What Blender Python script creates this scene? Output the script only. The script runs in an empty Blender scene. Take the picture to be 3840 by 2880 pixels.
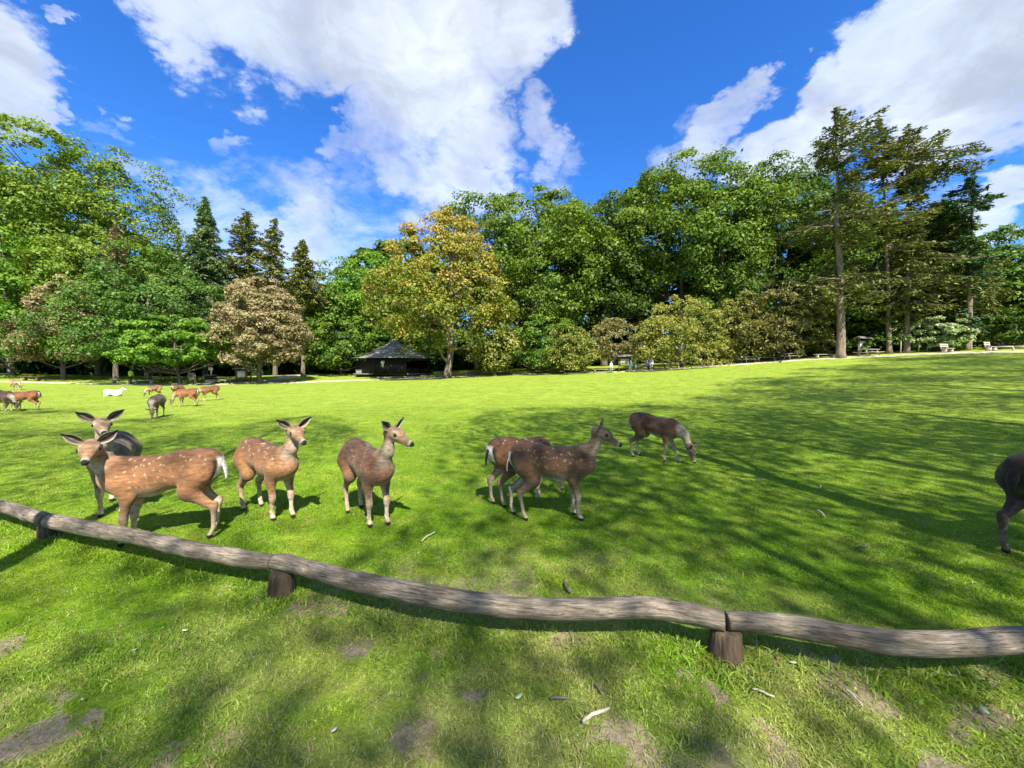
import bpy, math, random
import numpy as np
from mathutils import Vector, Matrix

# ------------------------------------------------------------------ camera, sky, sun, exposure
scene = bpy.context.scene
F = 1443.0                       # focal length in photograph pixels (3840 wide)
CAM = np.array((0.0, 0.0, 1.65))
PITCH = math.atan(45.0 / F)      # the lens looks slightly down
cam_data = bpy.data.cameras.new('camera')
cam_data.sensor_width = 36.0
cam_data.lens = 36.0 * F / 3840.0
cam_data.clip_start = 0.05
cam_data.clip_end = 3000.0
cam = bpy.data.objects.new('camera', cam_data)
scene.collection.objects.link(cam)
cam.location = CAM
cam.rotation_euler = (math.radians(90) - PITCH, 0, 0)
scene.camera = cam

SUN_EL = math.radians(49)
SUN_H = np.array((0.30, -0.95)); SUN_H /= np.linalg.norm(SUN_H)
SUN_DIR = np.array((SUN_H[0] * math.cos(SUN_EL), SUN_H[1] * math.cos(SUN_EL), math.sin(SUN_EL)))
sun_data = bpy.data.lights.new('sun', 'SUN')
sun_data.energy = 4.8
sun_data.angle = math.radians(0.53)
sun_data.color = (1.0, 0.94, 0.82)
sun = bpy.data.objects.new('sun', sun_data)
scene.collection.objects.link(sun)
sun.rotation_euler = Vector(-SUN_DIR).to_track_quat('-Z', 'Y').to_euler()
sun.location = (8, -24, 30)

scene.view_settings.view_transform = 'Standard'
scene.view_settings.look = 'None'
scene.view_settings.gamma = 1.0
scene.view_settings.use_curve_mapping = False
scene.view_settings.exposure = 1.12
scene.cycles.use_denoising = True
scene.cycles.max_bounces = 7
scene.cycles.transparent_max_bounces = 6
scene.cycles.sample_clamp_indirect = 6.0


def pdir(px, py):
    u = (px - 1920.0) / F
    v = (1440.0 - py) / F
    cp, sp = math.cos(PITCH), math.sin(PITCH)
    return np.array((u, cp + v * sp, -sp + v * cp))


def at(px, py, Y):
    """point on the ray of a photograph pixel at depth Y"""
    d = pdir(px, py)
    return CAM + d * (Y / d[1])


def build_world():
    world = bpy.data.worlds.new('World')
    scene.world = world
    world.use_nodes = True
    nt = world.node_tree
    nt.nodes.clear()
    N, L = nt.nodes.new, nt.links.new
    out = N('ShaderNodeOutputWorld')
    bg = N('ShaderNodeBackground')
    bg.inputs['Strength'].default_value = 0.15
    sky = N('ShaderNodeTexSky')
    sky.sky_type = 'NISHITA'
    sky.sun_disc = False
    sky.sun_elevation = SUN_EL
    sky.sun_rotation = math.atan2(SUN_H[0], SUN_H[1])
    sky.altitude = 60
    sky.air_density = 1.0
    sky.dust_density = 0.35
    sky.ozone_density = 3.0
    hsv = N('ShaderNodeHueSaturation')
    hsv.inputs['Saturation'].default_value = 1.22
    hsv.inputs['Value'].default_value = 1.0
    L(sky.outputs[0], hsv.inputs['Color'])
    tintn = N('ShaderNodeMixRGB'); tintn.blend_type = 'MULTIPLY'; tintn.inputs[0].default_value = 1.0
    tintn.inputs[2].default_value = (.33, .56, .84, 1)
    L(hsv.outputs[0], tintn.inputs[1])
    geo = N('ShaderNodeTexCoord')
    vec0 = geo.outputs['Generated']
    vec = vec0

    def math_(op, a, b=None, clamp=False):
        n = N('ShaderNodeMath'); n.operation = op; n.use_clamp = clamp
        for i, s in enumerate((a, b)):
            if s is None: continue
            if isinstance(s, (int, float)): n.inputs[i].default_value = s
            else: L(s, n.inputs[i])
        return n.outputs[0]

    def mrange(v, a, b, c=0.0, d=1.0, t='SMOOTHSTEP'):
        n = N('ShaderNodeMapRange'); n.interpolation_type = t
        L(v, n.inputs['Value'])
        for k, x in zip(('From Min', 'From Max', 'To Min', 'To Max'), (a, b, c, d)):
            n.inputs[k].default_value = x
        return n.outputs['Result']

    # coordinates on a flat cloud deck, so clouds shrink towards the horizon
    sep = N('ShaderNodeSeparateXYZ'); L(vec, sep.inputs[0])
    den = math_('ADD', math_('MAXIMUM', sep.outputs['Z'], 0.0), 0.42)
    comb = N('ShaderNodeCombineXYZ')
    L(math_('DIVIDE', sep.outputs['X'], den), comb.inputs[0])
    L(math_('DIVIDE', sep.outputs['Y'], den), comb.inputs[1])
    L(math_('MULTIPLY', sep.outputs['Z'], 0.8), comb.inputs[2])

    def noise(scale, detail, rough, off, dist=0.0, src=None):
        m = N('ShaderNodeVectorMath'); m.operation = 'ADD'
        L(src or comb.outputs[0], m.inputs[0]); m.inputs[1].default_value = off
        n = N('ShaderNodeTexNoise')
        n.inputs['Scale'].default_value = scale
        n.inputs['Detail'].default_value = detail
        n.inputs['Roughness'].default_value = rough
        n.inputs['Distortion'].default_value = dist
        L(m.outputs[0], n.inputs['Vector'])
        return n

    w1 = noise(2.2, 5, .6, (1.7, 5.2, 0)).outputs['Color']; w2 = noise(6.5, 6, .65, (4.7, 2.2, 3)).outputs['Color']
    def wadd(v, col, amt):
        a_ = N('ShaderNodeVectorMath'); a_.operation = 'SUBTRACT'; L(col, a_.inputs[0]); a_.inputs[1].default_value = (.5, .5, .5)
        b_ = N('ShaderNodeVectorMath'); b_.operation = 'MULTIPLY_ADD'; L(a_.outputs[0], b_.inputs[0]); b_.inputs[1].default_value = (amt, amt, amt); L(v, b_.inputs[2])
        return b_.outputs[0]
    nv = N('ShaderNodeVectorMath'); nv.operation = 'NORMALIZE'
    L(wadd(wadd(vec0, w1, .34), w2, .24), nv.inputs[0])
    vec = nv.outputs[0]
    # clouds seen in the photograph: (px, py, radius px, weight)
    blobs = [(-120, 190, 330, 1), (110, 330, 210, 1), (250, 430, 120, .9), (440, 450, 60, .55), (300, 20, 50, .5),
             (800, -60, 220, 1), (1020, 70, 290, 1), (1280, 60, 320, 1), (1330, 250, 200, .95), (960, 250, 120, .7), (1600, 50, 300, 1),
             (1930, 20, 190, .85), (1650, 320, 260, 1), (1900, 300, 170, .85), (1560, 550, 200, .74), (1800, 550, 180, .76),
             (1370, 630, 80, .55), (2070, 500, 95, .62), (2120, 640, 80, .5), (1850, 680, 110, .5),
             (2700, 520, 105, .8), (2600, 590, 130, .55), (2850, 600, 90, .7), (2800, -10, 60, .45),
             (3450, 90, 280, 1), (3800, 120, 400, 1), (3300, 310, 190, 1), (3080, 480, 150, .9), (2980, 570, 130, .8),
             (3620, 420, 220, .85), (3760, 480, 80, .7), (3820, 760, 170, .9), (3700, 860, 120, .6), (3560, 660, 130, .45),
             (900, 615, 70, .42), (640, 850, 170, .5), (900, 880, 200, .5), (1200, 930, 220, .52), (1450, 880, 150, .46), (1450, 720, 70, .4),
             (560, 560, 60, .4), (1700, 760, 160, .5)]
    field = None
    for (px, py, r, w) in blobs:
        d = pdir(px, py); d = d / np.linalg.norm(d)
        d2 = pdir(px + r, py); d2 = d2 / np.linalg.norm(d2)
        d3 = pdir(px, py + r); d3 = d3 / np.linalg.norm(d3)
        a = 0.5 * (math.acos(min(1, d @ d2)) + math.acos(min(1, d @ d3)))
        n = N('ShaderNodeVectorMath'); n.operation = 'DOT_PRODUCT'
        L(vec, n.inputs[0]); n.inputs[1].default_value = d
        b = mrange(n.outputs['Value'], math.cos(a * 1.45), math.cos(a * 0.25), 0.0, w)
        field = b if field is None else math_('MAXIMUM', field, b)
    # the rest of the sky carries the same broken cloud
    wide = mrange(noise(1.3, 3, .5, (7.3, 2.1, 0)).outputs['Fac'], 0.42, 0.60, 0, 1)
    behind = mrange(sep.outputs['Y'], 0.50, 0.10, 0, 1)
    field = math_('MAXIMUM', field, math_('MULTIPLY', wide, behind))

    warp = noise(2.6, 4, .55, (3.1, 8.2, 1.7))
    wv = N('ShaderNodeVectorMath'); wv.operation = 'MULTIPLY_ADD'
    L(warp.outputs['Color'], wv.inputs[0]); wv.inputs[1].default_value = (0.30, 0.30, 0.30)
    L(comb.outputs[0], wv.inputs[2])
    big = noise(2.3, 9, .60, (0.3, 4.0, 0), 0.35, wv.outputs[0]).outputs['Fac']
    fine = noise(7.5, 9, .66, (5.3, 1.0, 2), 0.5, wv.outputs[0]).outputs['Fac']
    nz = math_('ADD', math_('MULTIPLY', big, 0.62), math_('MULTIPLY', fine, 0.38))
    nz = math_('SUBTRACT', nz, 0.5)
    dens = math_('ADD', field, math_('MULTIPLY', nz, 2.35))
    alpha = mrange(dens, 0.10, 1.12)
    alpha = math_('MULTIPLY', alpha, mrange(field, 0.0, 0.42))
    alpha = math_('MULTIPLY', alpha, 0.97)
    # thick cloud is greyer underneath, thin edges are bright
    thick = mrange(math_('ADD', dens, math_('MULTIPLY', noise(1.9, 6, .55, (2.2, 6.1, 3)).outputs['Fac'], 1.1)), .95, 1.6)
    cr = N('ShaderNodeMixRGB')
    L(thick, cr.inputs[0])
    cr.inputs[1].default_value = (3.9, 4.0, 4.15, 1)
    cr.inputs[2].default_value = (2.15, 2.45, 2.95, 1)
    lit = N('ShaderNodeMixRGB'); lit.blend_type = 'MULTIPLY'; lit.inputs[0].default_value = 1.0
    L(cr.outputs[0], lit.inputs[1])
    bump = mrange(noise(4.4, 7, .6, (9.1, 3.3, 2), .3, wv.outputs[0]).outputs['Fac'], 0.33, 0.68, 0.78, 1.18)
    cc = N('ShaderNodeCombineXYZ')
    for i in range(3): L(bump, cc.inputs[i])
    L(cc.outputs[0], lit.inputs[2])
    mix = N('ShaderNodeMixRGB')
    L(alpha, mix.inputs[0]); L(tintn.outputs[0], mix.inputs[1]); L(lit.outputs[0], mix.inputs[2])
    L(mix.outputs[0], bg.inputs['Color'])
    L(bg.outputs[0], out.inputs[0])


build_world()

# ------------------------------------------------------------------ helpers
COL = scene.collection


def vhash(ix, iy, iz, seed):
    h = (ix.astype(np.int64) * 374761393 + iy.astype(np.int64) * 668265263 + iz.astype(np.int64) * 2147483647 + seed * 974634777) & 0xFFFFFFFF
    h = ((h ^ (h >> 13)) * 1274126177) & 0xFFFFFFFF
    h = h ^ (h >> 16)
    return (h & 0xFFFFFF) / float(0xFFFFFF)


def vnoise(x, y, z=0.0, seed=0):
    x = np.asarray(x, float); y = np.asarray(y, float); z = np.zeros_like(x) + z
    ix, iy, iz = np.floor(x), np.floor(y), np.floor(z)
    fx, fy, fz = x - ix, y - iy, z - iz
    fx, fy, fz = [f * f * (3 - 2 * f) for f in (fx, fy, fz)]
    r = 0
    for a in (0, 1):
        for b in (0, 1):
            for c in (0, 1):
                w = (fx if a else 1 - fx) * (fy if b else 1 - fy) * (fz if c else 1 - fz)
                r = r + w * vhash(ix + a, iy + b, iz + c, seed)
    return r


def fbm(x, y, z=0.0, seed=0, octv=4):
    r, amp, tot = 0, 1.0, 0
    for o in range(octv):
        s = 2.0 ** o
        r = r + amp * vnoise(np.asarray(x) * s, np.asarray(y) * s, np.asarray(z) * s, seed + o * 17)
        tot += amp; amp *= 0.5
    return r / tot


def sstep(x, a, b):
    t = np.clip((np.asarray(x, float) - a) / (b - a), 0, 1)
    return t * t * (3 - 2 * t)


def obj(name, mesh, parent=None, mat=None, loc=None, smooth=False):
    o = bpy.data.objects.new(name, mesh)
    COL.objects.link(o)
    if mat is not None:
        mesh.materials.clear(); mesh.materials.append(mat)
    if parent is not None: o.parent = parent
    if loc is not None: o.location = loc
    if smooth and mesh.polygons:
        mesh.polygons.foreach_set('use_smooth', [True] * len(mesh.polygons))
    return o


def tag(o, label=None, cat=None, group=None, kind=None):
    if label: o['label'] = label
    if cat: o['category'] = cat
    if group: o['group'] = group
    if kind: o['kind'] = kind
    return o


def thing(name, label, cat, loc=(0, 0, 0), rz=0.0, group=None):
    o = bpy.data.objects.new(name, None)
    COL.objects.link(o)
    o.empty_display_size = 0.2
    o.location = loc
    o.rotation_euler = (0, 0, rz)
    return tag(o, label, cat, group)


def mesh_np(name, V, faces):
    """V (n,3); faces: array (m,k) or list of such arrays"""
    me = bpy.data.meshes.new(name)
    V = np.asarray(V, np.float32)
    if not isinstance(faces, list): faces = [faces]
    faces = [np.asarray(f, np.int32) for f in faces if len(f)]
    loops = np.concatenate([f.ravel() for f in faces])
    sizes = np.concatenate([np.full(len(f), f.shape[1], np.int32) for f in faces])
    starts = np.concatenate(([0], np.cumsum(sizes)[:-1])).astype(np.int32)
    me.vertices.add(len(V)); me.vertices.foreach_set('co', V.ravel())
    me.loops.add(len(loops)); me.loops.foreach_set('vertex_index', loops)
    me.polygons.add(len(sizes)); me.polygons.foreach_set('loop_start', starts)
    me.update(calc_edges=True)
    me.validate()
    return me


def fattr(me, name, arr, kind='FLOAT'):
    a = me.attributes.new(name, kind, 'POINT')
    if kind == 'FLOAT': a.data.foreach_set('value', np.asarray(arr, np.float32))
    else:
        arr = np.asarray(arr, np.float32)
        if arr.shape[1] == 3: arr = np.concatenate([arr, np.ones((len(arr), 1), np.float32)], 1)
        a.data.foreach_set('color', arr.ravel())


class MB:
    """collects boxes, tubes and polygons into one mesh"""
    def __init__(s): s.v = []; s.f = {}; s.n = 0
    def add(s, V, Fs):
        V = np.asarray(V, float)
        for f in Fs: s.f.setdefault(len(f), []).append([i + s.n for i in f])
        s.v.append(V); s.n += len(V)
    def box(s, c, size, rz=0.0, ry=0.0, rx=0.0, taper=1.0):
        x, y, z = [q / 2.0 for q in size]
        V = np.array([(sx * x * (taper if sz > 0 else 1), sy * y * (taper if sz > 0 else 1), sz * z) for sz in (-1, 1) for sy in (-1, 1) for sx in (-1, 1)])
        R = np.array(Matrix.Rotation(rz, 3, 'Z') @ Matrix.Rotation(ry, 3, 'Y') @ Matrix.Rotation(rx, 3, 'X'))
        V = V @ R.T + np.array(c)
        s.add(V, [(0, 2, 3, 1), (4, 5, 7, 6), (0, 1, 5, 4), (2, 6, 7, 3), (0, 4, 6, 2), (1, 3, 7, 5)])
        return s
    def tube(s, pts, radii, n=8, cap=True):
        pts = np.asarray(pts, float); m = len(pts)
        T = np.gradient(pts, axis=0); T /= np.linalg.norm(T, axis=1)[:, None] + 1e-9
        up = np.array((0, 0, 1.0)) if abs(T[0][2]) < .9 else np.array((1.0, 0, 0))
        V = []
        for i in range(m):
            a = np.cross(up, T[i]); a /= np.linalg.norm(a) + 1e-9
            b = np.cross(T[i], a)
            th = np.arange(n) * 2 * math.pi / n
            r = radii[i]
            V.append(pts[i] + r * (np.cos(th)[:, None] * a + np.sin(th)[:, None] * b))
            up = b
        V = np.concatenate(V)
        Fs = [(i * n + k, i * n + (k + 1) % n, (i + 1) * n + (k + 1) % n, (i + 1) * n + k) for i in range(m - 1) for k in range(n)]
        if cap:
            Fs.append(tuple(range(n))[::-1]); Fs.append(tuple((m - 1) * n + k for k in range(n)))
        s.add(V, Fs)
        return s
    def mesh(s, name):
        V = np.concatenate(s.v)
        return mesh_np(name, V, [np.array(f) for f in s.f.values()])
    def build(s, name, mat, parent=None, loc=None, smooth=False):
        return obj(name, s.mesh(name), parent, mat, loc, smooth)


# ------------------------------------------------------------------ materials
def new_mat(name):
    m = bpy.data.materials.new(name); m.use_nodes = True
    nt = m.node_tree; nt.nodes.clear()
    out = nt.nodes.new('ShaderNodeOutputMaterial')
    return m, nt, out


def ramp_mat(name, cols, scale=4.0, rough=.85, bump=.3, bscale=None, stretch=(1, 1, 1), detail=6, lo=.3, hi=.7, coord='Object', spec=.25):
    m, nt, out = new_mat(name)
    N, L = nt.nodes.new, nt.links.new
    p = N('ShaderNodeBsdfPrincipled')
    tc = N('ShaderNodeTexCoord'); mp = N('ShaderNodeMapping'); mp.inputs['Scale'].default_value = stretch
    L(tc.outputs[coord], mp.inputs[0])
    n = N('ShaderNodeTexNoise'); n.inputs['Scale'].default_value = scale; n.inputs['Detail'].default_value = detail; n.inputs['Roughness'].default_value = .62
    L(mp.outputs[0], n.inputs['Vector'])
    r = N('ShaderNodeValToRGB')
    e = r.color_ramp.elements
    while len(e) < len(cols): e.new(.5)
    for i, c in enumerate(cols):
        e[i].position = lo + (hi - lo) * i / max(1, len(cols) - 1); e[i].color = (*c, 1)
    L(n.outputs['Fac'], r.inputs[0]); L(r.outputs[0], p.inputs['Base Color'])
    p.inputs['Roughness'].default_value = rough
    p.inputs['Specular IOR Level'].default_value = spec
    if bump:
        n2 = N('ShaderNodeTexNoise'); n2.inputs['Scale'].default_value = bscale or scale * 3; n2.inputs['Detail'].default_value = 6
        L(mp.outputs[0], n2.inputs['Vector'])
        b = N('ShaderNodeBump'); b.inputs['Strength'].default_value = bump; b.inputs['Distance'].default_value = .02
        L(n2.outputs['Fac'], b.inputs['Height']); L(b.outputs[0], p.inputs['Normal'])
    L(p.outputs[0], out.inputs[0])
    return m


def leaf_mat(name, dark, light, third=None, trans=.32, rough=.5):
    """leaf colour from the per-leaf tint, part of the light passes through"""
    m, nt, out = new_mat(name)
    N, L = nt.nodes.new, nt.links.new
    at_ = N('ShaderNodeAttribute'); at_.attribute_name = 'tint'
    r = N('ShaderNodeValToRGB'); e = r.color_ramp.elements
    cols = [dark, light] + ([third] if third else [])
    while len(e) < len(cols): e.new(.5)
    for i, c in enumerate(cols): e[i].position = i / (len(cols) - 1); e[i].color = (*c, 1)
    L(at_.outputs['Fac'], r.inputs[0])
    d = N('ShaderNodeBsdfDiffuse'); t = N('ShaderNodeBsdfTranslucent'); g = N('ShaderNodeBsdfGlossy')
    g.inputs['Roughness'].default_value = rough
    g.inputs['Color'].default_value = (.8, .85, .8, 1)
    tcol = N('ShaderNodeMixRGB'); tcol.blend_type = 'MULTIPLY'; tcol.inputs[0].default_value = 1
    tcol.inputs[2].default_value = (1.25, 1.2, .5, 1)
    L(r.outputs[0], d.inputs[0]); L(r.outputs[0], tcol.inputs[1]); L(tcol.outputs[0], t.inputs[0])
    a = N('ShaderNodeMixShader'); a.inputs[0].default_value = trans
    L(d.outputs[0], a.inputs[1]); L(t.outputs[0], a.inputs[2])
    b = N('ShaderNodeMixShader'); b.inputs[0].default_value = .02
    L(a.outputs[0], b.inputs[1]); L(g.outputs[0], b.inputs[2])
    L(b.outputs[0], out.inputs[0])
    return m


def plain(name, col, rough=.6, spec=.4, var=.25, scale=9):
    c2 = tuple(x * (1 - var) for x in col)
    return ramp_mat(name, [c2, col], scale=scale, rough=rough, bump=.08, spec=spec)


# ------------------------------------------------------------------ terrain
# far rim of the meadow: (photo x, photo y, depth)
EDGE = [(-700, 1428, 36), (0, 1434, 42), (500, 1446, 44), (1000, 1441, 47), (1300, 1430, 51), (1500, 1424, 53), (1700, 1416, 53), (2000, 1405, 53), (2300, 1398, 51),
        (2600, 1381, 49), (3000, 1352, 44), (3300, 1337, 41), (3600, 1326, 38), (3840, 1322, 36), (4600, 1318, 28)]
_az, _R, _H = [], [], []
for (px, py, Y) in EDGE:
    P = at(px, py, Y)
    _az.append(math.atan2(P[0], P[1])); _R.append(math.hypot(P[0], P[1])); _H.append(P[2])
_az = np.array([-math.pi, -1.9] + _az + [1.9, math.pi]); _R = np.array([50, 50] + _R + [60, 50]); _H = np.array([0, .2] + _H + [2.2, 0])


def edge_R(az): return np.interp(az, _az, _R)


def ground(x, y):
    x = np.asarray(x, float); y = np.asarray(y, float)
    r = np.hypot(x, y); az = np.arctan2(x, y)
    # smooth the rim profile over azimuth
    H = 0; R = 0
    for k, w in ((-.06, .25), (0, .5), (.06, .25)):
        H = H + w * np.interp(az + k, _az, _H); R = R + w * np.interp(az + k, _az, _R)
    t = r / R
    g = np.where(t < 1, np.clip((t - .18) / .82, 0, None) ** 1.35, 1 + .75 * np.clip(t - 1, 0, .5))
    und = (fbm(x * .35, y * .35, 0, 3, 2) - .5) * .06 * sstep(r, 1, 4) + (fbm(x * 2.2, y * 2.2, 0, 5, 2) - .5) * .022
    return H * g + .06 * np.clip(r - R, 0, 14) + und * np.exp(-r / 40)


def gz(x, y): return float(ground(np.array([x]), np.array([y]))[0])


def gpix(px, py):
    """where the ray of a photograph pixel meets the ground"""
    d = pdir(px, py)
    ts = np.exp(np.linspace(math.log(.8), math.log(140), 4000))
    P = CAM[None] + d[None] * ts[:, None]
    below = P[:, 2] - ground(P[:, 0], P[:, 1])
    i = np.argmax(below < 0)
    if not (below < 0).any(): i = len(ts) - 1
    return np.array((P[i, 0], P[i, 1], gz(P[i, 0], P[i, 1])))


DIRT = [(230, 2610, .07), (60, 2790, .14), (150, 2700, .07), (330, 2700, .05), (1600, 2462, .07), (1975, 2460, .08), (3190, 2590, .13), (3260, 2610, .08), (3670, 2690, .12),
        (3560, 2740, .08), (1205, 2265, .13), (1290, 2275, .10), (2330, 2790, .11), (2550, 2560, .06), (860, 2190, .05), (1340, 2420, .09), (3050, 2470, .10), (1120, 2262, .06),
        (2680, 2640, .07), (2900, 2840, .10), (2150, 2420, .10), (1500, 2780, .08), (1780, 2640, .08), (40, 2420, .08), (900, 2740, .08), (620, 2850, .1), (3760, 2560, .1), (3480, 2850, .1)]
DIRT = [(gpix(px, py)[:2], r) for (px, py, r) in DIRT]


def dirt_mask(x, y):
    x = np.asarray(x, float); y = np.asarray(y, float)
    wx = x + (fbm(x * 5, y * 5, 0, 31, 3) - .5) * .30; wy = y + (fbm(x * 5, y * 5, 4, 37, 3) - .5) * .30
    m = np.zeros_like(x)
    for (p, r) in DIRT:
        m = np.maximum(m, 1 - sstep(np.hypot((wx - p[0]) * .8, wy - p[1]), r * .35, r * 1.25))
    thin = sstep(fbm(x * 1.4, y * 1.4, 0, 41, 4), .56, .72) * (1 - sstep(y, 2.6, 4.0)) * .55
    return np.maximum(m, thin)
# ------------------------------------------------------------------ meadow ground
GRASS_A = (.128, .260, .008)
GRASS_B = (.215, .360, .013)
GRASS_C = (.350, .430, .045)
STRAW = (.42, .36, .17)
SOIL = (.27, .205, .13)


def grass_colour(nt, N, L):
    """meadow colour from position: deep green, fresh green and yellowish patches"""
    g = N('ShaderNodeNewGeometry')
    def nz(scale, det, off=0.0, rough=.6):
        n = N('ShaderNodeTexNoise'); n.inputs['Scale'].default_value = scale; n.inputs['Detail'].default_value = det
        n.inputs['Roughness'].default_value = rough
        m = N('ShaderNodeVectorMath'); m.operation = 'ADD'; m.inputs[1].default_value = (off, off * .7, 0)
        L(g.outputs['Position'], m.inputs[0]); L(m.outputs[0], n.inputs['Vector'])
        return n.outputs['Fac']
    def mr(v, a, b):
        n = N('ShaderNodeMapRange'); n.inputs['From Min'].default_value = a; n.inputs['From Max'].default_value = b
        L(v, n.inputs['Value']); return n.outputs['Result']
    m1 = N('ShaderNodeMixRGB'); L(mr(nz(.55, 5), .35, .65), m1.inputs[0]); m1.inputs[1].default_value = (*GRASS_A, 1); m1.inputs[2].default_value = (*GRASS_B, 1)
    m2 = N('ShaderNodeMixRGB'); L(mr(nz(1.7, 6, 13.), .48, .78), m2.inputs[0]); L(m1.outputs[0], m2.inputs[1]); m2.inputs[2].default_value = (*GRASS_C, 1)
    # the meadow colour mixes to a paler yellow-green with distance
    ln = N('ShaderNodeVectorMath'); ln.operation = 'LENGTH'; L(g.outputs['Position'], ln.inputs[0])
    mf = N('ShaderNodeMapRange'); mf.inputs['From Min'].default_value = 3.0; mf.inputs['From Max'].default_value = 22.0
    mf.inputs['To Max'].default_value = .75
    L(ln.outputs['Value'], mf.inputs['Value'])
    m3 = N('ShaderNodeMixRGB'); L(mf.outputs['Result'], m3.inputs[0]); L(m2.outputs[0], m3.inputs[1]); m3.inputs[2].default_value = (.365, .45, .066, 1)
    # trodden, half-dry grass on the visitors' side of the rail
    mn = N('ShaderNodeMapRange'); mn.inputs['From Min'].default_value = 2.0; mn.inputs['From Max'].default_value = 4.0
    mn.inputs['To Min'].default_value = 1.0; mn.inputs['To Max'].default_value = 0.0
    L(ln.outputs['Value'], mn.inputs['Value'])
    mm = N('ShaderNodeMath'); mm.operation = 'MULTIPLY'; L(mn.outputs['Result'], mm.inputs[0]); L(mr(nz(1.3, 6, 41.), .34, .62), mm.inputs[1])
    mk = N('ShaderNodeMath'); mk.operation = 'MULTIPLY'; L(mm.outputs[0], mk.inputs[0]); mk.inputs[1].default_value = .72
    m4 = N('ShaderNodeMixRGB'); L(mk.outputs[0], m4.inputs[0]); L(m3.outputs[0], m4.inputs[1]); m4.inputs[2].default_value = (.36, .37, .115, 1)
    return m4.outputs[0], nz, mr


def ground_material():
    m, nt, out = new_mat('meadow_ground')
    N, L = nt.nodes.new, nt.links.new
    col, nz, mr = grass_colour(nt, N, L)
    # blade-scale mottling
    f = N('ShaderNodeMixRGB'); f.blend_type = 'MULTIPLY'; f.inputs[0].default_value = .8
    L(col, f.inputs[1])
    rr = N('ShaderNodeValToRGB'); rr.color_ramp.elements[0].position = .34; rr.color_ramp.elements[0].color = (.42, .46, .4, 1)
    rr.color_ramp.elements[1].position = .66; rr.color_ramp.elements[1].color = (1.15, 1.12, 1.1, 1)
    L(nz(16, 8, 3., .75), rr.inputs[0]); L(rr.outputs[0], f.inputs[2])
    # broad mowing and wear patches, visible out to the far rim
    wp = N('ShaderNodeMixRGB'); wp.blend_type = 'MULTIPLY'; wp.inputs[0].default_value = 1.0
    rw = N('ShaderNodeValToRGB'); rw.color_ramp.elements[0].position = .36; rw.color_ramp.elements[0].color = (.74, .80, .72, 1)
    rw.color_ramp.elements[1].position = .64; rw.color_ramp.elements[1].color = (1.08, 1.05, 1.1, 1)
    L(nz(.9, 9, 31., .72), rw.inputs[0]); L(f.outputs[0], wp.inputs[1]); L(rw.outputs[0], wp.inputs[2]); f = wp
    a = N('ShaderNodeAttribute'); a.attribute_name = 'dirt'
    s = N('ShaderNodeMixRGB'); s.inputs[1].default_value = (.20, .155, .10, 1); s.inputs[2].default_value = (.44, .36, .25, 1)
    L(mr(nz(38, 9, 21., .75), .32, .68), s.inputs[0])
    ed = N('ShaderNodeMath'); ed.operation = 'MULTIPLY_ADD'; L(nz(34, 7, 17., .7), ed.inputs[0]); ed.inputs[1].default_value = 1.5; ed.inputs[2].default_value = -.75
    ea = N('ShaderNodeMath'); ea.operation = 'ADD'; L(a.outputs['Fac'], ea.inputs[0]); L(ed.outputs[0], ea.inputs[1])
    em = N('ShaderNodeMapRange'); em.inputs['From Min'].default_value = .28; em.inputs['From Max'].default_value = .55; L(ea.outputs[0], em.inputs['Value'])
    mx = N('ShaderNodeMixRGB'); L(em.outputs['Result'], mx.inputs[0]); L(f.outputs[0], mx.inputs[1]); L(s.outputs[0], mx.inputs[2])
    p = N('ShaderNodeBsdfPrincipled'); p.inputs['Roughness'].default_value = .95; p.inputs['Specular IOR Level'].default_value = .1
    L(mx.outputs[0], p.inputs['Base Color'])
    b = N('ShaderNodeBump'); b.inputs['Strength'].default_value = .75; b.inputs['Distance'].default_value = .05
    L(nz(11, 8, 7., .75), b.inputs['Height']); L(b.outputs[0], p.inputs['Normal'])
    L(p.outputs[0], out.inputs[0])
    return m


def build_ground():
    az = np.concatenate([np.arange(-72, 72, .8), np.arange(72, 288, 4.0)]) * math.pi / 180
    rr = [.12]
    while rr[-1] < 620: rr.append(rr[-1] * 1.029 + .005)
    rr = np.array(rr)
    A, R = np.meshgrid(az, rr)
    X, Y = (np.sin(A) * R).ravel(), (np.cos(A) * R).ravel()
    Z = ground(X, Y)
    n, m = len(az), len(rr)
    V = np.stack([X, Y, Z], 1)
    V = np.concatenate([V, [[0, 0, gz(0, 0)]]])
    i, j = np.meshgrid(np.arange(m - 1), np.arange(n), indexing='ij')
    j2 = (j + 1) % n
    Q = np.stack([i * n + j, (i + 1) * n + j, (i + 1) * n + j2, i * n + j2], -1).reshape(-1, 4)[:, ::-1]
    T = np.stack([np.full(n, len(V) - 1), np.arange(n), (np.arange(n) + 1) % n], 1)[:, ::-1]
    me = mesh_np('meadow', V, [Q, T])
    d = dirt_mask(V[:, 0], V[:, 1]); d[np.hypot(V[:, 0], V[:, 1]) > 14] = 0
    fattr(me, 'dirt', d)
    o = obj('meadow', me, None, ground_material(), smooth=True)
    tag(o, 'bright green mown meadow rising gently towards the trees', None, None, 'structure')


build_ground()


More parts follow.
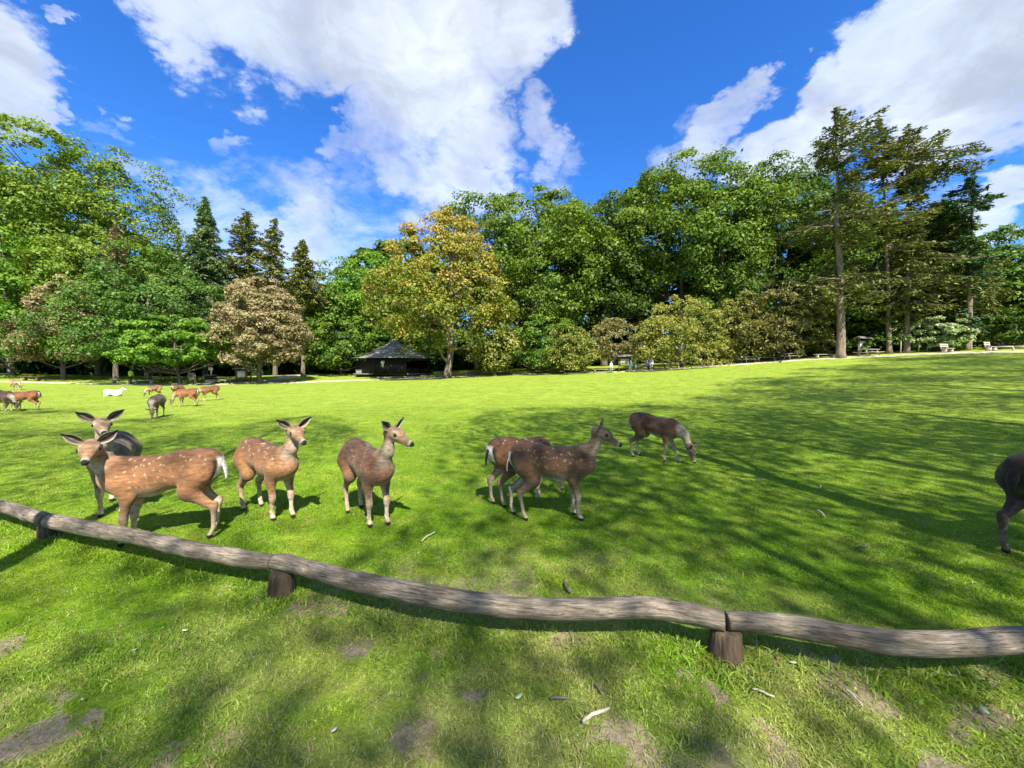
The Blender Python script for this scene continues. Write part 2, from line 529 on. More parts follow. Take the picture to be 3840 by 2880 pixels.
def blade_material():
    m, nt, out = new_mat('grass_blades')
    N, L = nt.nodes.new, nt.links.new
    col, nz, mr = grass_colour(nt, N, L)
    a = N('ShaderNodeAttribute'); a.attribute_name = 'tint'
    v = N('ShaderNodeMapRange'); v.inputs['To Min'].default_value = .75; v.inputs['To Max'].default_value = 1.45
    L(a.outputs['Fac'], v.inputs['Value'])
    h = N('ShaderNodeHueSaturation'); L(col, h.inputs['Color']); L(v.outputs['Result'], h.inputs['Value'])
    # a share of the blades is dry straw
    st = N('ShaderNodeMapRange'); st.inputs['From Min'].default_value = .965; st.inputs['From Max'].default_value = .99
    L(a.outputs['Fac'], st.inputs['Value'])
    mx = N('ShaderNodeMixRGB'); L(st.outputs['Result'], mx.inputs[0]); L(h.outputs[0], mx.inputs[1]); mx.inputs[2].default_value = (*STRAW, 1)
    d = N('ShaderNodeBsdfDiffuse'); t = N('ShaderNodeBsdfTranslucent'); g = N('ShaderNodeBsdfGlossy'); g.inputs['Roughness'].default_value = .45
    L(mx.outputs[0], d.inputs[0]); L(mx.outputs[0], t.inputs[0])
    s1 = N('ShaderNodeMixShader'); s1.inputs[0].default_value = .38
    L(d.outputs[0], s1.inputs[1]); L(t.outputs[0], s1.inputs[2])
    s2 = N('ShaderNodeMixShader'); s2.inputs[0].default_value = .03
    L(s1.outputs[0], s2.inputs[1]); L(g.outputs[0], s2.inputs[2])
    L(s2.outputs[0], out.inputs[0])
    return m


def build_grass():
    rng = np.random.default_rng(5)
    # tuft shapes: (blades, radius, height, straw bias)
    kinds = [(54, .085, .018, .015), (54, .085, .022, .02), (48, .08, .027, .03), (34, .08, .036, .03), (40, .09, .017, .75), (14, .05, .017, 0)]
    V, Fq, Ft, kind, tint = [], [], [], [], []
    n0 = 0
    for ki, (nb, rad, hh, straw) in enumerate(kinds):
        for b in range(nb):
            r = rad * math.sqrt(rng.random()); th = rng.random() * 6.283
            c = np.array((r * math.cos(th), r * math.sin(th), -.006))
            lean = rng.normal(0, .85, 2)
            h = hh * rng.uniform(.55, 1.35); w = rng.uniform(.0016, .0036)
            if ki == 4: lean *= 2.2
            if ki == 5: w *= 3.0; lean *= 1.6
            a = rng.random() * 6.283
            s = np.array((math.cos(a), math.sin(a), 0)) * w
            mid = c + np.array((lean[0] * h * .3, lean[1] * h * .3, h * .6))
            tip = c + np.array((lean[0] * h * .95, lean[1] * h * .95, h * (1 - .25 * min(1, np.hypot(*lean)))))
            V += [c - s, c + s, mid + s * .8, mid - s * .8, tip]
            Fq.append((n0, n0 + 1, n0 + 2, n0 + 3)); Ft.append((n0 + 3, n0 + 2, n0 + 4))
            t = 1.0 if rng.random() < straw + .012 else rng.random() * .95
            kind += [ki + 1] * 5; tint += [t] * 5
            n0 += 5
    # planting points
    P = []
    def ring(r0, r1, per, smin, smax, zf=1.0, dry=.05, a0=-66, a1=66):
        area = math.radians(a1 - a0) / 2 * (r1 * r1 - r0 * r0)
        n = int(area * per)
        r = np.sqrt(rng.random(n) * (r1 * r1 - r0 * r0) + r0 * r0); az = np.radians(rng.uniform(a0, a1, n))
        x, y = r * np.sin(az), r * np.cos(az)
        d = dirt_mask(x, y)
        cover = .35 + .65 * sstep(fbm(x * 3, y * 3, 0, 77, 3), .3, .55)
        keep = rng.random(n) > d * .93
        keep &= rng.random(n) < cover
        x, y = x[keep], y[keep]
        z = ground(x, y)
        inside = np.hypot(x, y) < edge_R(np.arctan2(x, y)) - .8
        x, y, z = x[inside], y[inside], z[inside]
        sc = rng.uniform(smin, smax, len(x)) * (.7 + .6 * fbm(x * 1.1, y * 1.1, 0, 91, 2))
        k = rng.choice([1, 2, 3, 4, 5, 6], len(x), p=[.33, .30, .20, .05, dry, .12 - dry] if dry < .12 else [.29, .26, .15, .05, dry, .25 - dry])
        dryish = dirt_mask(x, y) > .12
        k = np.where(dryish & (rng.random(len(x)) < .45), 5, k)
        P.append((np.stack([x, y, z], 1), sc, k, np.full(len(x), zf)))
    ring(1.0, 2.6, 600, .75, 1.15, .95, .22)
    ring(2.6, 3.6, 480, .75, 1.15, .95, .17)
    ring(3.6, 6.0, 330, .85, 1.3, .8)
    ring(6.0, 10.0, 140, 1.1, 1.7, .62)
    ring(10.0, 18.0, 48, 1.6, 2.4, .46)
    ring(18.0, 28.0, 16, 2.0, 3.0, .40)
    ring(28.0, 38.0, 8, 2.4, 3.4, .36)
    ring(38.0, 56.0, 4, 2.6, 3.8, .34)
    # longer grass under the rail and round the stumps, where no mower gets
    for (p, q, n) in UNDER_RAIL:
        t = rng.random(n)
        x = p[0] + (q[0] - p[0]) * t + rng.normal(0, .07, n); y = p[1] + (q[1] - p[1]) * t + rng.normal(0, .06, n)
        P.append((np.stack([x, y, ground(x, y)], 1), rng.uniform(1.0, 1.8, n), rng.choice([2, 3, 4, 6], n), np.ones(n)))
    pts = np.concatenate([p[0] for p in P]); sc = np.concatenate([p[1] for p in P]); kk = np.concatenate([p[2] for p in P]); zf = np.concatenate([p[3] for p in P])
    nt_ = len(V)
    allV = np.concatenate([np.array(V), pts])
    me = mesh_np('grass', allV, [np.array(Fq), np.array(Ft)])
    np_ = len(pts)
    fattr(me, 'kind_index', np.concatenate([kind, np.zeros(np_)]))
    fattr(me, 'tint', np.concatenate([tint, np.zeros(np_)]))
    fattr(me, 'size', np.concatenate([np.ones(nt_), sc]))
    fattr(me, 'low', np.concatenate([np.ones(nt_), sc * zf]))
    fattr(me, 'pick', np.concatenate([np.zeros(nt_), kk - 1]))
    fattr(me, 'spin', np.concatenate([np.zeros(nt_), rng.random(np_) * 6.283]))
    mat = blade_material()
    o = obj('grass', me, None, mat)
    tag(o, 'short blades of green grass covering the meadow', None, None, 'stuff')
    ng = bpy.data.node_groups.new('grass_planting', 'GeometryNodeTree')
    ng.interface.new_socket('Geometry', in_out='INPUT', socket_type='NodeSocketGeometry')
    ng.interface.new_socket('Geometry', in_out='OUTPUT', socket_type='NodeSocketGeometry')
    N, L = ng.nodes.new, ng.links.new
    gi, go = N('NodeGroupInput'), N('NodeGroupOutput')
    def named(n):
        a = N('GeometryNodeInputNamedAttribute'); a.data_type = 'FLOAT'; a.inputs['Name'].default_value = n
        return a.outputs['Attribute']
    def separate(lo, hi):
        c = N('FunctionNodeCompare'); c.data_type = 'FLOAT'; c.operation = 'LESS_THAN'
        L(named('kind_index'), c.inputs[0]); c.inputs[1].default_value = hi
        c2 = N('FunctionNodeCompare'); c2.data_type = 'FLOAT'; c2.operation = 'GREATER_THAN'
        L(named('kind_index'), c2.inputs[0]); c2.inputs[1].default_value = lo
        an = N('FunctionNodeBooleanMath'); an.operation = 'AND'
        L(c.outputs[0], an.inputs[0]); L(c2.outputs[0], an.inputs[1])
        s = N('GeometryNodeSeparateGeometry'); s.domain = 'POINT'
        L(gi.outputs[0], s.inputs['Geometry']); L(an.outputs[0], s.inputs['Selection'])
        return s.outputs['Selection']
    points = separate(-.5, .5)
    join = N('GeometryNodeJoinGeometry')
    for k in range(len(kinds), 0, -1):
        g2i = N('GeometryNodeGeometryToInstance'); L(separate(k - .5, k + .5), g2i.inputs[0]); L(g2i.outputs[0], join.inputs[0])
    iop = N('GeometryNodeInstanceOnPoints')
    L(points, iop.inputs['Points']); L(join.outputs[0], iop.inputs['Instance'])
    iop.inputs['Pick Instance'].default_value = True
    f2i = N('FunctionNodeFloatToInt'); L(named('pick'), f2i.inputs[0]); L(f2i.outputs[0], iop.inputs['Instance Index'])
    cb = N('ShaderNodeCombineXYZ'); L(named('spin'), cb.inputs['Z'])
    cs = N('ShaderNodeCombineXYZ'); L(named('size'), cs.inputs['X']); L(named('size'), cs.inputs['Y']); L(named('low'), cs.inputs['Z'])
    L(cb.outputs[0], iop.inputs['Rotation']); L(cs.outputs[0], iop.inputs['Scale'])
    sm = N('GeometryNodeSetMaterial'); sm.inputs['Material'].default_value = mat
    L(iop.outputs[0], sm.inputs['Geometry']); L(sm.outputs[0], go.inputs[0])
    md = o.modifiers.new('planting', 'NODES'); md.node_group = ng


# ------------------------------------------------------------------ sandy paths round the meadow
SAND = ramp_mat('sandy_path', [(.34, .28, .20), (.50, .43, .32), (.60, .53, .41)], scale=1.2, rough=.95, bump=.35, bscale=14, coord='Object')


def strip(name, pts, label, mat, lift=.03):
    """pts: list of (left xy, right xy)"""
    V, Fq = [], []
    W = 4
    for (a, b) in pts:
        a = np.array(a); b = np.array(b)
        for k in range(W + 1):
            p = a + (b - a) * k / W
            V.append((p[0], p[1], gz(p[0], p[1]) + lift * (1 if 0 < k < W else -.4)))
    n = W + 1
    for i in range(len(pts) - 1):
        for k in range(W):
            Fq.append((i * n + k, (i + 1) * n + k, (i + 1) * n + k + 1, i * n + k + 1))
    me = mesh_np(name, np.array(V), np.array(Fq)[:, ::-1])
    o = obj(name, me, None, mat, smooth=True)
    return tag(o, label, None, None, 'structure')


def rim(az, off):
    R = float(edge_R(az)) + off
    return np.array((math.sin(az) * R, math.cos(az) * R))


azs = np.radians(np.arange(-66, 66, .8))
strip('path', [(rim(a, -.1 + .35 * math.sin(a * 31) + .2 * math.sin(a * 77)), rim(a, 2.3 + .3 * math.sin(a * 23))) for a in azs], 'pale sandy path along the far rim of the meadow', SAND, .05)
side = [gpix(px, py)[:2] for (px, py) in ((850, 1441), (960, 1432), (1030, 1424), (1075, 1416), (1085, 1410))]
side += [side[-1] + np.array((.6, 9.0)), side[-1] + np.array((-1.5, 18.0))]
pp = []
for i, p in enumerate(side):
    t = (side[min(i + 1, len(side) - 1)] - side[max(i - 1, 0)]); t = t / np.linalg.norm(t); nrm = np.array((-t[1], t[0]))
    w = 1.5 + .3 * math.sin(i * 2.1)
    pp.append((p + nrm * w, p - nrm * w))
strip('path', pp, 'sandy side path leading between the trunks into the wood', SAND, .085)

# ------------------------------------------------------------------ low log rail
LOGMAT, nt, out = new_mat('weathered_log')
N, L = nt.nodes.new, nt.links.new
p = N('ShaderNodeBsdfPrincipled'); p.inputs['Roughness'].default_value = .78; p.inputs['Specular IOR Level'].default_value = .3
a1 = N('ShaderNodeAttribute'); a1.attribute_name = 'grain'
def _n(scale, det, ro, stretch):
    mp = N('ShaderNodeMapping'); mp.inputs['Scale'].default_value = stretch; L(a1.outputs['Vector'], mp.inputs[0])
    n = N('ShaderNodeTexNoise'); n.inputs['Scale'].default_value = scale; n.inputs['Detail'].default_value = det; n.inputs['Roughness'].default_value = ro
    L(mp.outputs[0], n.inputs['Vector']); return n.outputs['Fac']
r1 = N('ShaderNodeValToRGB')
for i, (pos, c) in enumerate(((.28, (.060, .047, .034)), (.43, (.165, .132, .098)), (.58, (.29, .24, .185)), (.74, (.46, .40, .32)))):
    if i > 1: r1.color_ramp.elements.new(pos)
    r1.color_ramp.elements[i].position = pos; r1.color_ramp.elements[i].color = (*c, 1)
grain = _n(9, 9, .72, (1.0, 7, 7)); L(grain, r1.inputs[0])
blot = _n(2.6, 6, .6, (1.2, 2, 2))
mr_ = N('ShaderNodeMapRange'); mr_.inputs['From Min'].default_value = .36; mr_.inputs['From Max'].default_value = .66; mr_.inputs['To Min'].default_value = .48; mr_.inputs['To Max'].default_value = 1.3
L(blot, mr_.inputs['Value'])
hs = N('ShaderNodeHueSaturation'); L(r1.outputs[0], hs.inputs['Color']); L(mr_.outputs['Result'], hs.inputs['Value'])
# long drying cracks
crk = _n(5, 3, .5, (.35, 11, 11))
cr_ = N('ShaderNodeMapRange'); cr_.inputs['From Min'].default_value = .485; cr_.inputs['From Max'].default_value = .515; L(crk, cr_.inputs['Value'])
cr2 = N('ShaderNodeMath'); cr2.operation = 'PINGPONG'; L(cr_.outputs['Result'], cr2.inputs[0]); cr2.inputs[1].default_value = .5
ck = N('ShaderNodeMapRange'); ck.inputs['From Min'].default_value = .0; ck.inputs['From Max'].default_value = .45; ck.inputs['To Min'].default_value = 1.; ck.inputs['To Max'].default_value = .35
L(cr2.outputs[0], ck.inputs['Value'])
mu = N('ShaderNodeMixRGB'); mu.blend_type = 'MULTIPLY'; mu.inputs[0].default_value = 1; L(hs.outputs[0], mu.inputs[1]); L(ck.outputs['Result'], mu.inputs[2])
L(mu.outputs[0], p.inputs['Base Color'])
bp = N('ShaderNodeBump'); bp.inputs['Strength'].default_value = .6; bp.inputs['Distance'].default_value = .012
ad = N('ShaderNodeMath'); ad.operation = 'MULTIPLY_ADD'; L(ck.outputs['Result'], ad.inputs[0]); ad.inputs[1].default_value = .8; L(grain, ad.inputs[2])
L(ad.outputs[0], bp.inputs['Height']); L(bp.outputs[0], p.inputs['Normal'])
L(p.outputs[0], out.inputs[0])


def smooth_path(pts, n):
    """Catmull-Rom through the points"""
    pts = np.asarray(pts, float)
    P = np.concatenate([[2 * pts[0] - pts[1]], pts, [2 * pts[-1] - pts[-2]]])
    res = []
    for u in np.linspace(0, len(pts) - 1 - 1e-6, n):
        i = int(u); t = u - i
        a, b, c, d = P[i], P[i + 1], P[i + 2], P[i + 3]
        res.append(.5 * ((2 * b) + (c - a) * t + (2 * a - 5 * b + 4 * c - d) * t * t + (3 * b - a - 3 * c + d) * t ** 3))
    return np.array(res)


def log_mesh(name, pts, rads, seed, nseg=110, nr=28):
    path = smooth_path(pts, nseg)
    rad = np.interp(np.linspace(0, 1, nseg), np.linspace(0, 1, len(rads)), rads)
    T = np.gradient(path, axis=0); s = np.concatenate([[0], np.cumsum(np.linalg.norm(np.diff(path, axis=0), axis=1))])
    T /= np.linalg.norm(T, axis=1)[:, None]
    a = np.cross((0, 0, 1), T); a /= np.linalg.norm(a, axis=1)[:, None]; b = np.cross(T, a)
    th = np.arange(nr) * 2 * math.pi / nr
    ct, st = np.cos(th)[None], np.sin(th)[None]
    S = s[:, None] + 0 * th[None]
    bump = (fbm(S * 2.3, ct * 1.1 + 0 * S, st * 1.1 + 0 * S, seed, 3) - .5) * .34 + (fbm(S * 9, ct * 2.6 + 0 * S, st * 2.6 + 0 * S, seed + 9, 3) - .5) * .11
    # a few knots swell the log
    rr_ = np.random.default_rng(seed)
    for k in range(6):
        s0 = rr_.uniform(.1, s[-1] - .1); t0 = rr_.uniform(0, 6.28)
        dth = np.angle(np.exp(1j * (th[None] - t0)))
        bump = bump + .17 * np.exp(-((S - s0) / .05) ** 2 - (dth / .5) ** 2)
    Rr = rad[:, None] * (1 + bump)
    for e, k in ((0, 1), (nseg - 1, -1)):
        Rr[e] *= .955
    V = path[:, None] + Rr[..., None] * (ct[..., None] * a[:, None] + st[..., None] * b[:, None])
    G = np.stack([S, ct * .07 + 0 * S, st * .07 + 0 * S], -1) + np.array((seed * 3.1, 0, 0))
    V = V.reshape(-1, 3); G = G.reshape(-1, 3)
    i, j = np.meshgrid(np.arange(nseg - 1), np.arange(nr), indexing='ij'); j2 = (j + 1) % nr
    Q = np.stack([i * nr + j, i * nr + j2, (i + 1) * nr + j2, (i + 1) * nr + j], -1).reshape(-1, 4)
    c0, c1 = len(V), len(V) + 1
    V = np.concatenate([V, [path[0] + T[0] * .006], [path[-1] - T[-1] * .006]]); G = np.concatenate([G, G[:1], G[-1:]])
    e = np.arange(nr); e2 = (e + 1) % nr
    T1 = np.stack([np.full(nr, c0), e2, e], 1); T2 = np.stack([np.full(nr, c1), (nseg - 1) * nr + e, (nseg - 1) * nr + e2], 1)
    me = mesh_np(name, V, [Q, np.concatenate([T1, T2])])
    at_ = me.attributes.new('grain', 'FLOAT_VECTOR', 'POINT'); at_.data.foreach_set('vector', G.astype(np.float32).ravel())
    return me


def on_height(px, py, z):
    d = pdir(px, py); return CAM + d * ((z - CAM[2]) / d[2])


LOGS = [
    [(-900, 1800), (-600, 1838), (-300, 1868), (-80, 1886), (40, 1908), (176, 1950)],
    [(190, 1952), (330, 1980), (521, 2016), (720, 2062), (900, 2092), (1022, 2108)],
    [(1030, 2106), (1110, 2120), (1300, 2172), (1562, 2226), (1800, 2262), (1980, 2280), (2170, 2285), (2430, 2281), (2570, 2298), (2716, 2330)],
    [(2722, 2327), (2830, 2333), (2990, 2352), (3212, 2391), (3400, 2412), (3600, 2412), (3840, 2398), (4150, 2410), (4420, 2440)],
]
LOGR = [[.060, .064, .060, .064], [.067, .064, .059, .066, .060, .056], [.058, .060, .066, .061, .063, .055], [.054, .058, .060, .065, .060]]
POSTS = [(-720, 1920), (192, 2012), (1058, 2226), (2722, 2462), (4400, 2610)]
LZ = .215
fence = thing('log_rail', 'low weathered grey log rail on short stumps curving across the grass', 'rail', gpix(1058, 2236))
fo = np.array(fence.location)
UNDER_RAIL = []
for i, (pl, rl) in enumerate(zip(LOGS, LOGR)):
    pts = np.array([on_height(px, py, LZ) for (px, py) in pl])
    zz = ground(pts[:, 0], pts[:, 1])
    o = obj('log', log_mesh('log', pts - fo, rl, 11 + i * 7), fence, LOGMAT, smooth=True)
    for k in range(len(pts) - 1):
        UNDER_RAIL.append((pts[k][:2] + np.array((0, -.02)), pts[k + 1][:2] + np.array((0, -.02)), int(26 * np.linalg.norm(pts[k + 1] - pts[k]))))
POSTMAT = ramp_mat('stump_wood', [(.022, .016, .011), (.068, .048, .032), (.14, .10, .068)], scale=7, stretch=(3, 3, .5), rough=.9, bump=.6, bscale=18)
for i, (px, py) in enumerate(POSTS):
    g = gpix(px, py); z0 = g[2]
    pth = [(g[0], g[1], z0 - .12), (g[0], g[1], z0 + .02), (g[0] - .002, g[1], z0 + .10), (g[0], g[1], LZ - .062), (g[0], g[1], LZ - .045)]
    path = np.array(pth)
    nr = 22; th = np.arange(nr) * 2 * math.pi / nr
    V = []
    for k, (c, r) in enumerate(zip(path, (.098, .092, .085, .082, .070))):
        rr_ = r * (1 + .12 * (fbm(np.cos(th) * 1.5, np.sin(th) * 1.5, c[2] * 4, 51 + i, 3) - .5) * 2)
        V.append(np.stack([c[0] + np.cos(th) * rr_, c[1] + np.sin(th) * rr_, np.full(nr, c[2])], 1))
    V = np.concatenate(V) - fo
    Q = [(k * nr + e, k * nr + (e + 1) % nr, (k + 1) * nr + (e + 1) % nr, (k + 1) * nr + e) for k in range(len(path) - 1) for e in range(nr)]
    V = np.concatenate([V, [path[-1] - fo]])
    Tt = [(len(V) - 1, (len(path) - 1) * nr + e, (len(path) - 1) * nr + (e + 1) % nr) for e in range(nr)]
    obj('post', mesh_np('post', V, [np.array(Q), np.array(Tt)]), fence, POSTMAT, smooth=True)
    for k in range(3):
        UNDER_RAIL.append((g[:2] + np.array((-.12, -.07 - .02 * k)), g[:2] + np.array((.12, -.07 - .02 * k)), 12))

build_grass()
# ------------------------------------------------------------------ implicit bodies: one continuous skin from tapered limbs
def rcone(P, a, b, ra, rb):
    ba = b - a; L2 = max(1e-9, ba @ ba)
    t = np.clip(((P - a) @ ba) / L2, 0, 1)
    return np.linalg.norm(P - a - t[..., None] * ba, axis=-1) - (ra + (rb - ra) * t)


def skin(prims, h):
    """prims: (a, b, ra, rb, k, yscale, group); returns verts, quads"""
    lo = np.min([np.minimum(p[0] - p[2], p[1] - p[3]) for p in prims], 0) - .06
    hi = np.max([np.maximum(p[0] + p[2], p[1] + p[3]) for p in prims], 0) + .06
    n = np.ceil((hi - lo) / h).astype(int) + 1
    ax = [lo[i] + h * np.arange(n[i]) for i in range(3)]
    S = np.full(n, .2)
    for (a, b, ra, rb, k, ys, grp) in prims:
        m = max(ra, rb) + .09
        i0 = np.maximum(0, np.floor((np.minimum(a, b) - m - lo) / h).astype(int))
        i1 = np.minimum(n, np.ceil((np.maximum(a, b) + m - lo) / h).astype(int) + 1)
        sl = tuple(slice(i0[i], i1[i]) for i in range(3))
        G = np.stack(np.meshgrid(*[ax[i][i0[i]:i1[i]] for i in range(3)], indexing='ij'), -1)
        if ys != 1:
            yc = (a[1] + b[1]) / 2
            G = G.copy(); G[..., 1] = yc + (G[..., 1] - yc) / ys
        d = rcone(G, a, b, ra, rb)
        if ys != 1: d = d * min(1, ys) if ys < 1 else d
        s = S[sl]
        hh = np.clip(k - np.abs(s - d), 0, None) / k
        S[sl] = np.minimum(s, d) - hh * hh * k * .25
    # naive surface nets
    neg = S < 0
    c = [slice(None, -1), slice(1, None)]
    cnt = sum(neg[c[i], c[j], c[k]].astype(int) for i in (0, 1) for j in (0, 1) for k in (0, 1))
    act = (cnt > 0) & (cnt < 8)
    ids = np.full(act.shape, -1); ids[act] = np.arange(act.sum())
    ii, jj, kk = np.nonzero(act)
    acc = np.zeros((len(ii), 3)); num = np.zeros(len(ii))
    corners = [(i, j, k) for i in (0, 1) for j in (0, 1) for k in (0, 1)]
    for p in corners:
        for q in corners:
            if sum(abs(p[t] - q[t]) for t in range(3)) == 1 and p < q:
                sp = S[ii + p[0], jj + p[1], kk + p[2]]; sq = S[ii + q[0], jj + q[1], kk + q[2]]
                x = (sp < 0) != (sq < 0)
                t = np.where(x, sp / np.where(sp - sq == 0, 1, sp - sq), 0)
                pos = np.array(p)[None] + t[:, None] * (np.array(q) - np.array(p))[None]
                acc += pos * x[:, None]; num += x
    V = lo + h * (np.stack([ii, jj, kk], 1) + acc / num[:, None])
    Q = []
    for axis in range(3):
        u, v = [(1, 2), (2, 0), (0, 1)][axis]
        s0 = [slice(1, -1)] * 3; s1 = [slice(1, -1)] * 3
        s0[axis] = slice(0, -1); s1[axis] = slice(1, None)
        A, B = neg[tuple(s0)], neg[tuple(s1)]
        X = np.argwhere(A != B)
        if not len(X): continue
        sgn = A[tuple(X.T)]
        base = X.copy()
        base[:, u] += 1; base[:, v] += 1
        eu = np.zeros(3, int); eu[u] = 1; ev = np.zeros(3, int); ev[v] = 1
        q = np.stack([ids[tuple((base - eu - ev).T)], ids[tuple((base - ev).T)], ids[tuple(base.T)], ids[tuple((base - eu).T)]], 1)
        Q.append(np.where(sgn[:, None], q, q[:, ::-1]))
    Q = np.concatenate(Q)
    Q = Q[(Q >= 0).all(1)]
    return V, Q


def group_dist(V, prims, groups):
    out = {}
    for g in groups:
        d = None
        for p in prims:
            if p[6] != g: continue
            W = V
            if p[5] != 1:
                W = V.copy(); yc = (p[0][1] + p[1][1]) / 2; W[:, 1] = yc + (W[:, 1] - yc) / p[5]
            e = rcone(W, p[0], p[1], p[2], p[3])
            d = e if d is None else np.minimum(d, e)
        out[g] = d if d is not None else np.full(len(V), 9.0)
    return out


def fur_material():
    m, nt, out = new_mat('deer_coat')
    N, L = nt.nodes.new, nt.links.new
    p = N('ShaderNodeBsdfPrincipled'); p.inputs['Roughness'].default_value = .72; p.inputs['Specular IOR Level'].default_value = .22
    p.inputs['Sheen Weight'].default_value = .12; p.inputs['Sheen Roughness'].default_value = .5
    a = N('ShaderNodeAttribute'); a.attribute_name = 'coat'
    tc = N('ShaderNodeTexCoord')
    n = N('ShaderNodeTexNoise'); n.inputs['Scale'].default_value = 26; n.inputs['Detail'].default_value = 7; n.inputs['Roughness'].default_value = .7
    mp = N('ShaderNodeMapping'); mp.inputs['Scale'].default_value = (.45, 1, 1.6)
    L(tc.outputs['Object'], mp.inputs[0]); L(mp.outputs[0], n.inputs['Vector'])
    v = N('ShaderNodeMapRange'); v.inputs['From Min'].default_value = .3; v.inputs['From Max'].default_value = .7; v.inputs['To Min'].default_value = .45; v.inputs['To Max'].default_value = 1.5
    L(n.outputs['Fac'], v.inputs['Value'])
    h = N('ShaderNodeHueSaturation'); L(a.outputs['Color'], h.inputs['Color']); L(v.outputs['Result'], h.inputs['Value'])
    L(h.outputs[0], p.inputs['Base Color'])
    n2 = N('ShaderNodeTexNoise'); n2.inputs['Scale'].default_value = 120; n2.inputs['Detail'].default_value = 4
    L(mp.outputs[0], n2.inputs['Vector'])
    b = N('ShaderNodeBump'); b.inputs['Strength'].default_value = .35; b.inputs['Distance'].default_value = .01
    L(n2.outputs['Fac'], b.inputs['Height']); L(b.outputs[0], p.inputs['Normal'])
    L(p.outputs[0], out.inputs[0])
    return m


COAT = fur_material()
EYE, nt, out = new_mat('deer_eye')
p = nt.nodes.new('ShaderNodeBsdfPrincipled'); p.inputs['Base Color'].default_value = (.012, .008, .006, 1); p.inputs['Roughness'].default_value = .08
nt.links.new(p.outputs[0], out.inputs[0])


def eye_mesh(r=.0175):
    V, Fq = [], []
    n, m = 10, 6
    for i in range(m + 1):
        for j in range(n):
            a, b = math.pi * i / m, 2 * math.pi * j / n
            V.append((r * math.sin(a) * math.cos(b), r * math.sin(a) * math.sin(b), r * math.cos(a)))
    for i in range(m):
        for j in range(n): Fq.append((i * n + j, (i + 1) * n + j, (i + 1) * n + (j + 1) % n, i * n + (j + 1) % n))
    return mesh_np('eye', np.array(V), np.array(Fq))


EYE_MESH = eye_mesh()


def unit(v): v = np.asarray(v, float); return v / (np.linalg.norm(v) + 1e-9)


